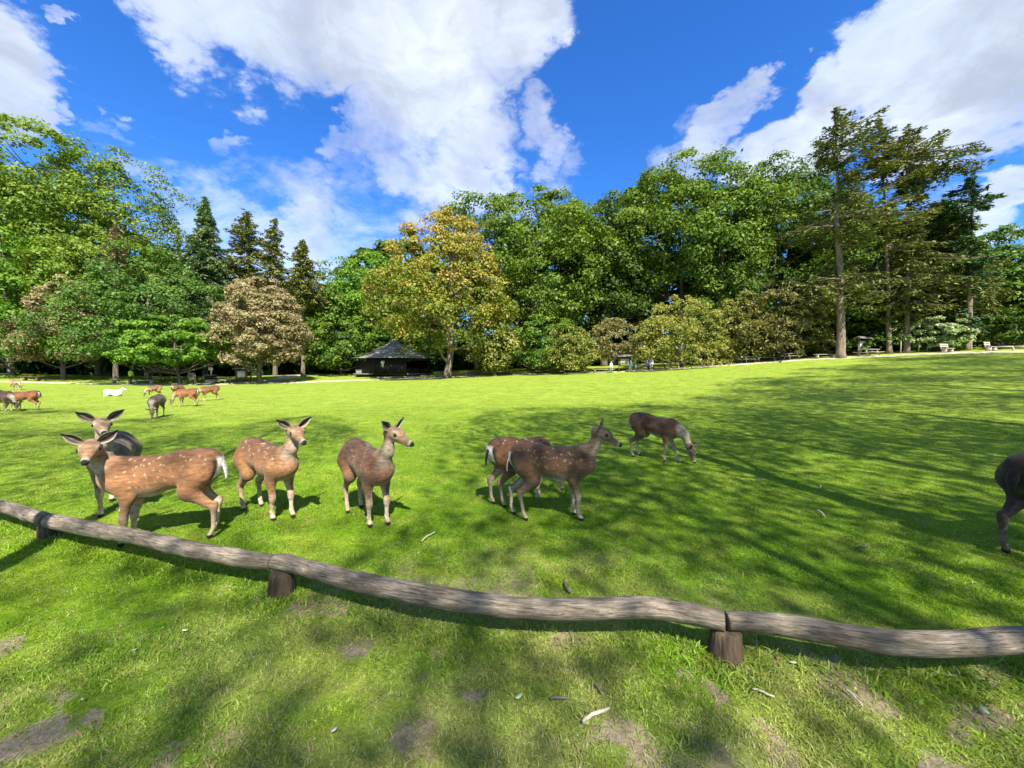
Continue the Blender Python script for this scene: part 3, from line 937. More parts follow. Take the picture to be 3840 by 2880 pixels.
def deer(label, loc, heading, scale=1.0, neck=(.60, 0, 1.02), head=(0, -12), legs=None, coat=(.235, .108, .048), dark=.35, spots=1.0, pale=1.0,
         h=.0138, ears=(1.0, 1.0), black_rump=1.0, lying=False, white=False, chest_drop=0.035, tail_up=0.0, tailcol=None, seed=1, fat=.95, rear_white=1.0):
    """fallow doe: x forward, y left, z up; neck = skull base, head = (yaw, pitch) of the muzzle in degrees"""
    rng = np.random.default_rng(seed)
    A = np.array
    legs = legs or {}
    up = -.43 if lying else 0.0
    cd = chest_drop
    PR = []
    def add(a, b, ra, rb, k=.05, ys=1.0, g='torso'): PR.append((A(a, float), A(b, float), ra, rb, k, ys, g))
    # trunk
    add((-.41, 0, .700 + up), (-.16, 0, .675 + up), .150, .168 * fat, .06, .86)
    add((-.16, 0, .675 + up), (.12, 0, .640 + up - cd * .5), .168 * fat, .188 * fat, .06, .88)
    add((.12, 0, .635 + up - cd * .5), (.34, 0, .650 + up - cd), .186 * fat, .162, .06, .86)
    add((.34, 0, .655 + up - cd), (.44, 0, .665 + up - cd), .155, .115, .07, .82)
    add((-.47, 0, .735 + up), (-.40, 0, .715 + up), .105, .13, .07, .95)
    add((.22, 0, .74 + up - cd), (.36, 0, .755 + up - cd), .075, .075, .08, .7)          # withers
    add((-.35, 0, .76 + up), (-.2, 0, .755 + up), .075, .07, .08, .9)                    # croup
    # neck
    nb = A((.40, 0, .72 + up - cd)); ne = A(neck, float)
    mid = (nb + ne) / 2 + A((.035, 0, -.02))
    if ne[2] < .6 + up: mid = (nb + ne) / 2 + A((.05, 0, .04))
    add(nb - A((.05, 0, .02)), mid, .116, .069, .06, .82, 'neck')
    add(mid, ne, .066, .054, .05, .88, 'neck')
    # head
    yaw, pit = math.radians(head[0]), math.radians(head[1])
    f = A((math.cos(pit) * math.cos(yaw), math.cos(pit) * math.sin(yaw), math.sin(pit)))
    s = unit(np.cross((0, 0, 1), f)) if abs(f[2]) < .98 else A((-math.sin(yaw), math.cos(yaw), 0))
    u = np.cross(f, s)
    hb = ne + u * .012
    HS = 1.14; f0, u0, s0 = f, u, s; f, u, s = f * HS, u * HS, s * HS
    add(hb - f * .015, hb + f * .085 + u * .006, .058 * HS, .056 * HS, .03, 1, 'head')
    add(hb + f * .075 - u * .012, hb + f * .232 - u * .030, .044 * HS, .0225 * HS, .035, 1, 'head')
    add(hb + f * .03 - u * .034, hb + f * .205 - u * .050, .031 * HS, .016 * HS, .025, 1, 'head')
    add(hb + f * .228 - u * .030, hb + f * .243 - u * .033, .0245 * HS, .020 * HS, .012, 1, 'nose')
    for sg in (1, -1):
        add(hb + f * .062 + u * .030 + s * sg * .040, hb + f * .090 + u * .026 + s * sg * .042, .020 * HS, .018 * HS, .015, 1, 'head')
    f, u, s = f0, u0, s0
    # legs
    def leg(side, front, dx=0.0, dy=0.0, lift=0.0, bend=0.0):
        y0 = .088 * side
        if front:
            S = A((.325, y0 * 1.0, .60 + up - cd)); E = A((.275, y0 * 1.08, .475 + up - cd * .6)); Ft = A((.30 + dx, y0 * .95 + dy, 0.05 + lift))
            K = E * .47 + Ft * .53 + A((.022 + bend, 0, .015))
            add(S + A((0, side * .012, .03)), E, .098, .062, .035, .8, 'leg'); add(E, K, .056, .031, .04, .9, 'leg')
            add(K + A((.004, 0, .02)), K - A((0, 0, .025)), .030, .029, .02, 1, 'leg')
            add(K, Ft + A((-.008, 0, .05)), .0265, .0195, .02, 1, 'leg')
        else:
            S = A((-.36, y0 * .95, .63 + up)); E = A((-.255 + dx * .25, y0 * 1.18, .475 + up)); Ft = A((-.42 + dx, y0 * 1.05 + dy, .05 + lift))
            K = A((-.465 + dx * .72, y0 * 1.08 + dy * .8, .305 + lift * .5))
            add(S + A((0, side * .010, 0)), E, .146, .080, .05, .76, 'leg'); add(E, K, .074, .034, .05, .8, 'leg')
            add(K + A((-.012, 0, .03)), K + A((0, 0, -.02)), .030, .031, .02, 1, 'leg')
            add(K, Ft + A((-.012, 0, .055)), .029, .021, .02, 1, 'leg')
        add(Ft + A((-.012, 0, .05)), Ft + A((.022, 0, -.015)), .0225, .024, .018, 1, 'leg')
        add(Ft + A((.020, 0, -.012)), Ft + A((.034, 0, -.036)), .026, .0235, .012, 1, 'hoof')
    if lying:
        for sg in (1, -1):
            add((.30, sg * .10, .22), (.22, sg * .15, .08), .08, .05, .06, 1, 'leg'); add((.22, sg * .15, .07), (.40, sg * .17, .035), .035, .028, .03, 1, 'leg')
            add((-.34, sg * .12, .22), (-.16, sg * .19, .12), .13, .075, .06, 1, 'leg'); add((-.16, sg * .19, .10), (-.42, sg * .21, .045), .05, .03, .03, 1, 'leg')
            add((-.42, sg * .21, .045), (-.20, sg * .24, .03), .028, .022, .03, 1, 'leg')
    else:
        for key, sd, fr in (('fl', 1, 1), ('fr', -1, 1), ('hl', 1, 0), ('hr', -1, 0)): leg(sd, fr, *legs.get(key, (0, 0)))
    V, Q = skin(PR, h)
    # light smoothing keeps the limbs round
    D = group_dist(V, PR, ('torso', 'neck', 'head', 'nose', 'leg', 'hoof'))
    # ---- coat colour per vertex
    n = len(V)
    coat = A(coat); dk = coat * A((.30, .30, .36)) * (1 - .3 * dark); cream = A((.62, .52, .40)); pl = A((.55, .44, .32)) * pale + coat * (1 - pale)
    mott = fbm(V[:, 0] * 6, V[:, 1] * 6, V[:, 2] * 6, seed, 4)[:, None]
    blot = fbm(V[:, 0] * 2.6 + seed, V[:, 1] * 2.6, V[:, 2] * 2.6, seed + 5, 3)[:, None]
    C = coat[None] * (.45 + .7 * mott + .42 * blot)
    x, y, z = V.T
    zc = z - up + cd * sstep(x, 0, .35)
    side = sstep(zc, .80, .62)                     # back darker than the flank
    C = C * (.46 + .56 * side[:, None] + .10 * (1 - dark))
    trunk = sstep(D['torso'] - D['leg'], .012, -.018)[:, None]
    low = sstep(zc, .575, .485)[:, None] * trunk
    C = C * (1 - low * .8) + (coat * .62 + pl * .38) * (.7 + .6 * mott) * low * .8
    bel = sstep(zc, .500, .458)[:, None] * .8 * trunk
    C = C * (1 - bel) + cream * 1.1 * bel
    strip_ = (np.exp(-(y / .022) ** 2) * sstep(zc, .74, .80) * (D['torso'] < .05))[:, None] * .75
    C = C * (1 - strip_) + A((.018, .014, .012)) * strip_
    # white spots in loose rows on flank and back
    if spots > 0:
        R = []
        for side_ in (1, -1):
            for row in range(7):
                zz = .815 - row * .042
                for k in range(17):
                    xx = -.46 + k * .052 + rng.normal(0, .013)
                    if rng.random() < .50: continue
                    R.append((xx, side_, zz + rng.normal(0, .011), rng.uniform(.006, .0125)))
        sp = np.zeros(n)
        for (xx, sd, zz, rr) in R:
            m = (np.abs(x - xx) < .03) & (np.sign(y) == sd)
            sp[m] = np.maximum(sp[m], 1 - sstep(np.hypot(x[m] - xx, (zc[m] - zz)), rr * .45, rr * 1.2))
        sp *= (D['torso'] < .03) * (.45 + .55 * vnoise(x * 4, z * 4, y * 4, seed)) * spots
        C = C * (1 - sp[:, None]) + A((.58, .44, .31)) * sp[:, None]
    # rump patch: white rimmed with black
    rx = sstep(x, -.475, -.515) * sstep(np.abs(y), .082, .066) * sstep(z - up, .54, .60) * sstep(z - up, .80, .74) * rear_white
    C = C * (1 - rx[:, None]) + A((.75, .71, .64)) * rx[:, None]
    rim_ = (np.exp(-((np.abs(y) - .090) / .016) ** 2) * sstep(x, -.40, -.47) * sstep(z - up, .50, .58) * sstep(z - up, .79, .74)) * black_rump
    C = C * (1 - rim_[:, None]) + A((.02, .016, .014)) * rim_[:, None]
    # legs
    lg = sstep(D['leg'] - np.minimum(D['torso'], D['neck']), .0, -.02) * sstep(z, .56, .44)
    lc = (coat * .9 + A((.40, .28, .18)) * .10 * pale) * (.75 + .3 * blot)
    fade = sstep(z, .40, .10)[:, None]
    lc = lc * (1 - fade) + (A((.50, .38, .26)) * pale + coat * .7 * (1 - pale)) * fade
    inner = (sstep(np.abs(y), .085, .06) * sstep(z, .50, .40))[:, None] * .5
    lc = lc * (1 - inner) + (cream * pale + coat * (1 - pale)) * inner
    lc = lc * (.8 + .4 * mott)
    C = C * (1 - lg[:, None]) + lc * lg[:, None]
    hoof = ((D['hoof'] < .006) & (z < .042))[:, None] * 1.0
    C = C * (1 - hoof) + A((.018, .015, .013)) * hoof
    # neck: greyer, pale throat
    nk = (sstep(D['neck'] - D['torso'], .01, -.03) * (D['head'] > -.0))[:, None]
    axis = unit(ne - nb); back = unit(A((0, 0, 1)) - axis * axis[2])
    rel = (V - nb) - ((V - nb) @ axis)[:, None] * axis
    frontness = sstep(-(rel @ back), .01, .06)[:, None]
    nc = (coat * .75 + A((.26, .19, .13)) * .25) * (.8 + .4 * mott)
    nc = nc * (1 - .5 * frontness) + (cream * pale * .8 + coat * .4 * (1 - pale)) * (.5 * frontness)
    C = C * (1 - nk) + nc * nk
    ch = (sstep(x, .43, .50) * sstep(D['neck'], .10, .0) * sstep(z - up, .78, .62))[:, None] * .55
    C = C * (1 - ch) + cream * pale * .85 * ch + C * 0
    # head
    hd = sstep(D['head'] - np.minimum(D['neck'], D['torso']), .012, -.012)[:, None]
    q = V - hb
    fx, uy, sx = q @ f / HS, q @ u / HS, q @ s / HS
    hc = np.tile((coat * .55 + A((.27, .19, .12)) * .45)[None], (n, 1)) * (.82 + .36 * mott)
    forehead = (np.exp(-((fx - .05) / .05) ** 2) * sstep(uy, .03, .06))[:, None] * .55
    hc = hc * (1 - forehead) + A((.075, .048, .030)) * forehead
    bridge = (np.exp(-(sx / .018) ** 2) * sstep(fx, .09, .13) * sstep(uy, -.01, .02))[:, None] * .25
    hc = hc * (1 - bridge) + A((.30, .19, .11)) * bridge
    jaw = sstep(uy, -.034, -.062)[:, None] * .6
    hc = hc * (1 - jaw) + cream * jaw
    ring_ = (np.exp(-((np.hypot(fx - .082, (uy - .014) * 1.1) - .030) / .010) ** 2) * (np.abs(sx) > .034))[:, None] * .28
    hc = hc * (1 - ring_) + cream * .95 * ring_
    muz = (sstep(fx, .200, .225))[:, None] * .6
    hc = hc * (1 - muz) + cream * muz
    C = C * (1 - hd) + hc * hd
    C[(fx > .17) & (D['nose'] < .02) & (hd[:, 0] < .5)] = cream
    nose = (sstep(fx, .226, .238) * sstep(uy, -.060, -.046) * (D['nose'] < .025))[:, None]
    C = C * (1 - nose) + A((.010, .009, .009)) * nose
    if white: C = A((.74, .70, .62)) * (.85 + .25 * mott) + 0 * C
    C = np.clip(C, .004, .9)
    def shorten(Wv):
        Wv = np.array(Wv, float); xx = Wv[..., 0]
        Wv[..., 0] = np.where(xx < .30, xx * .85, xx - .30 * .15)
        return Wv
    V = shorten(V)
    root = thing('fallow_deer', label, 'deer', loc, math.radians(heading), 'fallow deer on the meadow')
    root.scale = (scale,) * 3
    me = mesh_np('body', V, Q); fattr(me, 'coat', C, 'FLOAT_COLOR')
    obj('body', me, root, COAT, smooth=True)
    for sg in (1, -1):
        o = obj('eye', EYE_MESH.copy(), root, EYE, tuple(shorten(hb + (f * .088 + u * .010 + s * sg * .0535) * HS)), smooth=True)
    # ears: cupped leaves
    for sg, spread in ((1, ears[0]), (-1, ears[1])):
        d = unit(s * sg * .80 * spread + u * (.62 + .5 * (1 - spread)) - f * .12)
        opening = unit(f - d * (f @ d) + s * sg * .25); w = np.cross(d, opening)
        base = hb + (f * .005 + u * .034 + s * sg * .040) * HS
        Vv, Cc, Fq = [], [], []
        m, kq = 10, 8
        for layer in (0, 1):
            for i in range(m + 1):
                t = i / m
                wid = .043 * (math.sin(math.pi * min(1, t * .86 + .12)) ** .8) * (1 - t ** 5) + .002
                for j in range(kq + 1):
                    a = (j / kq - .5) * 2
                    cup = (1 - a * a) * .026 * (1 - .5 * t)
                    pnt = base + d * (t * .165) + w * (a * wid) - opening * (cup + layer * .006) + opening * .012
                    Vv.append(pnt)
                    if layer == 0:
                        c = A((.20, .155, .12))
                        if abs(a) > .86: c = A((.55, .47, .37))
                        if abs(a) < .74 and t > .12: c = A((.04, .03, .025)) if abs(a + .15) > .14 else A((.26, .20, .16))
                        if t > .80: c = A((.02, .016, .014))
                    else:
                        c = coat * .6 + A((.05, .04, .03))
                        if t > .72 or abs(a) > .85: c = A((.03, .022, .018))
                    if white: c = A((.7, .64, .56))
                    Cc.append(c)
        nn = (m + 1) * (kq + 1)
        for layer in (0, 1):
            for i in range(m):
                for j in range(kq):
                    q4 = [layer * nn + i * (kq + 1) + j, layer * nn + (i + 1) * (kq + 1) + j, layer * nn + (i + 1) * (kq + 1) + j + 1, layer * nn + i * (kq + 1) + j + 1]
                    Fq.append(q4 if layer else q4[::-1])
        for i in range(m):
            for j in (0, kq):
                Fq.append([i * (kq + 1) + j, (i + 1) * (kq + 1) + j, nn + (i + 1) * (kq + 1) + j, nn + i * (kq + 1) + j])
        em = mesh_np('ear', shorten(Vv), np.array(Fq)); fattr(em, 'coat', np.array(Cc), 'FLOAT_COLOR')
        obj('ear', em, root, COAT, smooth=True)
    # tail
    Vv, Cc, Fq = [], [], []
    m, kq = 9, 10
    for i in range(m + 1):
        t = i / m
        c = A((-.555 - .055 * math.sin(t * 1.9) - tail_up * t * .05, 0, .775 + up - t * .235 + tail_up * t * .12))
        wy = .032 * math.sin(math.pi * (t * .80 + .14)) + .006; wx = .017 * (1 - .4 * t)
        for j in range(kq):
            a = 2 * math.pi * j / kq
            Vv.append(c + A((-math.cos(a) * wx, math.sin(a) * wy, 0)))
            cc = A((.018, .014, .012)) if math.cos(a) > -.15 else A((.72, .68, .6))
            if tailcol is not None and math.cos(a) > -.15: cc = A(tailcol)
            if rear_white == 0: cc = A((.016, .013, .011))
            if white: cc = A((.72, .68, .6))
            Cc.append(cc)
    for i in range(m):
        for j in range(kq): Fq.append((i * kq + j, i * kq + (j + 1) % kq, (i + 1) * kq + (j + 1) % kq, (i + 1) * kq + j))
    tm = mesh_np('tail', shorten(Vv), [np.array(Fq), np.array([[m * kq + j for j in range(kq)]])]); fattr(tm, 'coat', np.array(Cc), 'FLOAT_COLOR')
    obj('tail', tm, root, COAT, smooth=True)
    return root


GRAZE = dict(neck=(.66, 0, .31), head=(0, -62), chest_drop=.035)


def gp(px, py): return tuple(gpix(px, py))


deer('reddish spotted doe standing side-on behind the log rail, head turned to the viewer', gp(622, 2022), 195, 1.02, neck=(.53, .10, .93), head=(113, -14),
     legs=dict(fl=(.02, .0), fr=(.02, .06), hl=(-.08, 0), hr=(-.03, .02)), coat=(.285, .132, .060), dark=.1, spots=.8, seed=3, tailcol=(.72, .68, .62))
deer('grey-brown doe facing the viewer behind the side-on spotted doe, ears spread', gp(436, 1908), -52, 1.03, neck=(.56, -.02, 1.04), head=(14, -9),
     legs=dict(hl=(.03, 0), hr=(-.06, 0)), coat=(.19, .12, .075), dark=.6, spots=.25, seed=5)
deer('light reddish spotted doe with pale ears looking right, standing in full sun', gp(1008, 1930), -30, 1.0, neck=(.56, .0, 1.00), head=(-8, -15),
     legs=dict(fl=(.06, 0), fr=(-.03, 0), hl=(.0, 0), hr=(-.03, 0)), coat=(.285, .135, .060), dark=.1, spots=1.0, seed=8)
deer('chestnut doe standing half in shade between the sunlit doe and the dark pair', gp(1378, 1946), -46, 1.0, neck=(.56, .03, 1.02), head=(26, -16),
     legs=dict(fl=(.05, 0), fr=(-.02, 0), hl=(-.06, 0), hr=(.02, 0)), coat=(.18, .086, .045), dark=.5, spots=.6, seed=13)
deer('spotted doe with black-and-white rump grazing behind the dark brown doe', gp(1952, 1878), 34, .98, coat=(.19, .085, .038), dark=.35, spots=1.0, seed=17,
     legs=dict(hl=(-.03, 0), hr=(.03, 0), fl=(.08, 0), fr=(-.05, 0)), **dict(GRAZE, neck=(.60, -.06, .34), head=(-30, -66)))
deer('dark brown doe standing side-on with raised head, in front of the grazing spotted doe', gp(2068, 1943), -2, .98, neck=(.57, 0, .99), head=(-14, -22), chest_drop=.015,
     legs=dict(fl=(.0, 0), fr=(.05, 0), hl=(-.12, 0), hr=(.05, 0)), coat=(.10, .053, .028), dark=.5, spots=.45, seed=23, fat=.98)
deer('brown doe grazing with lowered head in the shade beyond the dark brown doe', gp(2455, 1722), -42, 1.0, coat=(.095, .046, .024), dark=.7, spots=.0, seed=29,
     legs=dict(fl=(.12, 0), fr=(-.06, 0), hl=(.0, 0), hr=(-.06, 0)), **dict(GRAZE, head=(-8, -64), chest_drop=.06))
deer('blackish deer with black rump and tail walking out of the shade, hindquarters showing', gp(3975, 2085), 8, 1.10, coat=(.045, .028, .018), dark=.9, spots=0, pale=.25, seed=31,
     legs=dict(hl=(-.06, 0), hr=(-.10, 0), fl=(.1, 0)), black_rump=1, rear_white=0, tail_up=.2)
# the herd farther out
FH = .02
deer('dark grey doe grazing nose to nose with a reddish doe', gp(12, 1542), -8, 1.0, coat=(.12, .075, .05), dark=.6, spots=.0, seed=41, h=FH, **GRAZE)
deer('reddish doe grazing nose to nose with a dark grey doe', gp(98, 1538), 196, .95, coat=(.26, .098, .038), dark=.1, spots=.3, seed=43, h=FH, **GRAZE)
deer('pale dun doe grazing near the sandy path at the left rim', gp(58, 1462), -14, .95, coat=(.36, .23, .13), dark=.1, spots=.3, seed=47, h=FH, **GRAZE)
deer('white deer lying in the sunlit grass', gp(425, 1486), 8, 1.05, coat=(.7, .66, .6), white=True, lying=True, neck=(.55, 0, .46), head=(-10, -8), seed=53, h=FH)
deer('dark grey-brown doe grazing head-on at the edge of the tree shadow', gp(588, 1566), -64, .97, coat=(.14, .085, .055), dark=.5, spots=.3, seed=59, h=FH, **dict(GRAZE, head=(14, -64), neck=(.62, .05, .32)))
deer('pale fawn doe grazing behind the dark head-on doe', gp(579, 1490), -100, .88, coat=(.36, .20, .10), dark=.1, spots=.3, seed=61, h=FH, **GRAZE)
deer('reddish doe seen from behind, grazing past the side-on red doe', gp(668, 1488), 92, .92, coat=(.25, .11, .045), dark=.2, spots=.4, seed=67, h=FH, **GRAZE)
deer('bright reddish doe grazing side-on with pale belly', gp(703, 1524), 188, 1.0, coat=(.28, .11, .042), dark=.1, spots=.4, seed=71, h=FH, **GRAZE)
deer('reddish doe grazing alone, angled away from the others', gp(787, 1502), -118, .98, coat=(.26, .11, .045), dark=.2, spots=.4, seed=73, h=FH, **dict(GRAZE, head=(-18, -64)))
# ------------------------------------------------------------------ trees
BARK = ramp_mat('bark', [(.055, .045, .036), (.13, .11, .088), (.22, .19, .155)], scale=2.2, stretch=(3, 3, .6), rough=.95, bump=.7, bscale=7)
BARK_PINE = ramp_mat('pine_bark', [(.085, .062, .046), (.20, .15, .115), (.31, .25, .20)], scale=2.0, stretch=(3, 3, .7), rough=.95, bump=.7, bscale=7)


LEAF_GAIN = 1.34


def leaves_mesh(name, P, Nrm, size, rng, tint, aspect=.62, axis=None, along=None):
    n = len(P)
    Nrm = Nrm / (np.linalg.norm(Nrm, axis=1)[:, None] + 1e-9)
    if axis is None:
        t = rng.normal(size=(n, 3))
    else: t = axis + rng.normal(0, .35, (n, 3))
    t -= (t * Nrm).sum(1)[:, None] * Nrm
    t /= np.linalg.norm(t, axis=1)[:, None] + 1e-9
    b = np.cross(Nrm, t)
    s = size * rng.uniform(.55, 1.35, n)
    t = t * (s * .5)[:, None]; b = b * (s * .5 * aspect)[:, None]
    lift = Nrm * (s * .10)[:, None]
    sk = rng.uniform(-.25, .25, n)[:, None]
    t *= LEAF_GAIN; b *= LEAF_GAIN; lift *= LEAF_GAIN
    V = np.stack([P - t - lift, P + b + t * sk, P + t - lift, P - b - t * sk], 1).reshape(-1, 3)
    Q = np.arange(4 * n).reshape(-1, 4)
    me = mesh_np(name, V, Q)
    fattr(me, 'tint', np.repeat(np.clip(tint, 0, 1), 4))
    return me


def prof(points):
    pts = np.array(points, float)
    return lambda t: np.interp(t, pts[:, 0], pts[:, 1])


ROUND = prof([(0, .45), (.12, .8), (.35, 1), (.6, .92), (.8, .66), (.93, .36), (1, .10)])
DOME = prof([(0, .7), (.15, .95), (.35, 1), (.6, .88), (.8, .62), (.94, .32), (1, .08)])
TALL = prof([(0, .5), (.15, .78), (.4, .95), (.6, 1), (.8, .78), (.93, .45), (1, .14)])
CONE = prof([(0, .78), (.1, 1), (.3, .95), (.5, .78), (.7, .58), (.87, .33), (1, .06)])
SPREAD = prof([(0, .82), (.15, 1), (.4, .98), (.65, .75), (.85, .42), (1, .1)])


def broadleaf(name, label, px, Y, top, left, right, bottom, mat, group, seed, profile=ROUND, nclump=150, per=90, leaf=.30, clump=.115, style='clump', trunk_r=None,
              bark=None, base_xy=None, size_m=None, hollow=.30, flat=.62, lean=0.0, irregular=.30, shelf=0.0, nlimb=34, tgrad=.12):
    rng = np.random.default_rng(seed)
    if base_xy is None:
        tp = at(px, top, Y); lp = at(left, 1300, Y); rp = at(right, 1300, Y); bp = at(px, bottom, Y)
        bx, by = tp[0], Y
        g = gz(bx, by)
        H = tp[2] - g; zb = max(.5, bp[2] - g); off = (lp[0] + rp[0]) / 2 - bx; RX = (rp[0] - lp[0]) / 2
    else:
        bx, by = base_xy; g = gz(bx, by); H, zb, RX = size_m; off = 0.0
    RY = RX * rng.uniform(.85, 1.0)
    root = thing(name, label, 'tree', (bx, by, g - .05), 0, group)
    if group is None and 'group' in root: del root['group']
    # clump centres fill the crown envelope, most of them near its skin
    t = rng.random(nclump * 3)
    keep = rng.random(len(t)) < (profile(t) / 1.0) ** 1.2
    t = t[keep][:nclump]; n = len(t)
    az = rng.random(n) * 2 * math.pi
    lob = 1 + irregular * 2 * (fbm(np.cos(az) * 1.4 + seed, np.sin(az) * 1.4, t * 3.2, seed, 3) - .5)
    R = profile(t) * lob
    rr = np.where(rng.random(n) < hollow, rng.uniform(.2, .7, n), rng.uniform(.78, 1.0, n))
    z = zb + t * (H - zb)
    if shelf > 0:
        nl = max(3, int((H - zb) / 2.0)); z = z * (1 - shelf) + shelf * (zb + (np.floor(t * nl) + .5) / nl * (H - zb) - .10 * RX * (rr - .6))
    C = np.stack([off + np.cos(az) * R * rr * RX + lean * z, np.sin(az) * R * rr * RY, z], 1)
    rc = clump * (H - zb) * rng.uniform(.65, 1.35, n) * (.7 + .45 * profile(t))
    rc = np.clip(rc, .35, 2.6)
    C[:, 2] = np.minimum(C[:, 2], H - rc * flat * 1.15)
    outw = np.stack([np.cos(az), np.sin(az), .3 + .7 * t], 1)
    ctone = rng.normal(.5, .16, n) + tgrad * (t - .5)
    m = per
    idx = np.repeat(np.arange(n), m)
    if style == 'clump':
        d = rng.normal(size=(n * m, 3)); d /= np.linalg.norm(d, axis=1)[:, None]
        d += .55 * outw[idx] + np.array((0, 0, .25)); d /= np.linalg.norm(d, axis=1)[:, None]
        rad = rng.uniform(.35, 1.0, n * m) ** .6 * rng.choice([1, 1, 1, 1.22], n * m)
        P = C[idx] + d * (rad * rc[idx])[:, None] * np.array((1, 1, flat))
        Nn = d + rng.normal(0, .55, (n * m, 3)) + np.array((0, -.1, .45))
        axis = None
    else:   # arching sprays hung with leaves
        u = rng.random(n * m)
        sub = rng.integers(0, 5, n * m)
        ang = (az[idx] + (sub - 2) * .42 + vhash(idx, sub, idx * 0, seed) * .5)
        reach = rc[idx] * 1.35
        P = C[idx] + np.stack([np.cos(ang) * reach * u, np.sin(ang) * reach * u, reach * (.55 * u - .95 * u ** 2.2)], 1) + rng.normal(0, .11, (n * m, 3)) * (reach / 1.2)[:, None]
        Nn = rng.normal(0, .6, (n * m, 3)) + np.array((0, -.3, .8))
        axis = np.stack([np.cos(ang), np.sin(ang), .5 - 1.5 * u], 1)
    P[:, 2] = np.maximum(P[:, 2], .25 + .25 * rng.random(len(P)))
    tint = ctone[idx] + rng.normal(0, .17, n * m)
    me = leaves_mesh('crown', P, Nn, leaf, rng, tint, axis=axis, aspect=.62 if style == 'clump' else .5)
    obj('crown', me, root, mat)['kind'] = 'stuff'
    # trunk and limbs
    tr = trunk_r or max(.09, .016 * H + .05)
    mb = MB()
    zt = zb + (H - zb) * .72
    k = 9
    wob = rng.normal(0, .012 * H, (k, 2)); wob[0] = 0; wob = np.cumsum(wob, 0) * .5
    ts = np.linspace(0, 1, k)
    path = np.stack([wob[:, 0] + lean * ts * zt + off * ts ** 2 * .5, wob[:, 1], ts * zt - .1], 1)
    rad = tr * (1 - .82 * ts); rad[0] = tr * 1.45
    path = np.insert(path, 1, path[0] + (path[1] - path[0]) * .22, 0); rad = np.insert(rad, 1, tr * 1.05)
    mb.tube(path, rad, 10)
    sel = rng.choice(n, min(n, nlimb), replace=False)
    for i in sel:
        zs = np.clip(C[i, 2] - rng.uniform(.25, .45) * np.hypot(C[i, 0], C[i, 1]) - .6, zb * .55, zt * .97)
        q = zs / zt
        a = np.array([np.interp(q, ts, path[[0, 2, 3, 4, 5, 6, 7, 8, 9], 0]), np.interp(q, ts, path[[0, 2, 3, 4, 5, 6, 7, 8, 9], 1]), zs])
        b = C[i]
        mid = (a + b) / 2 + np.array((0, 0, -.05 * np.linalg.norm(b - a))) + rng.normal(0, .04 * np.linalg.norm(b - a), 3)
        r0 = tr * max(.14, .48 * (1 - q))
        mb.tube(smooth_path([a, mid, b], 5), np.linspace(r0, r0 * .22, 5), 5, False)
    mb.build('trunk', bark or BARK, root, smooth=True)
    return root


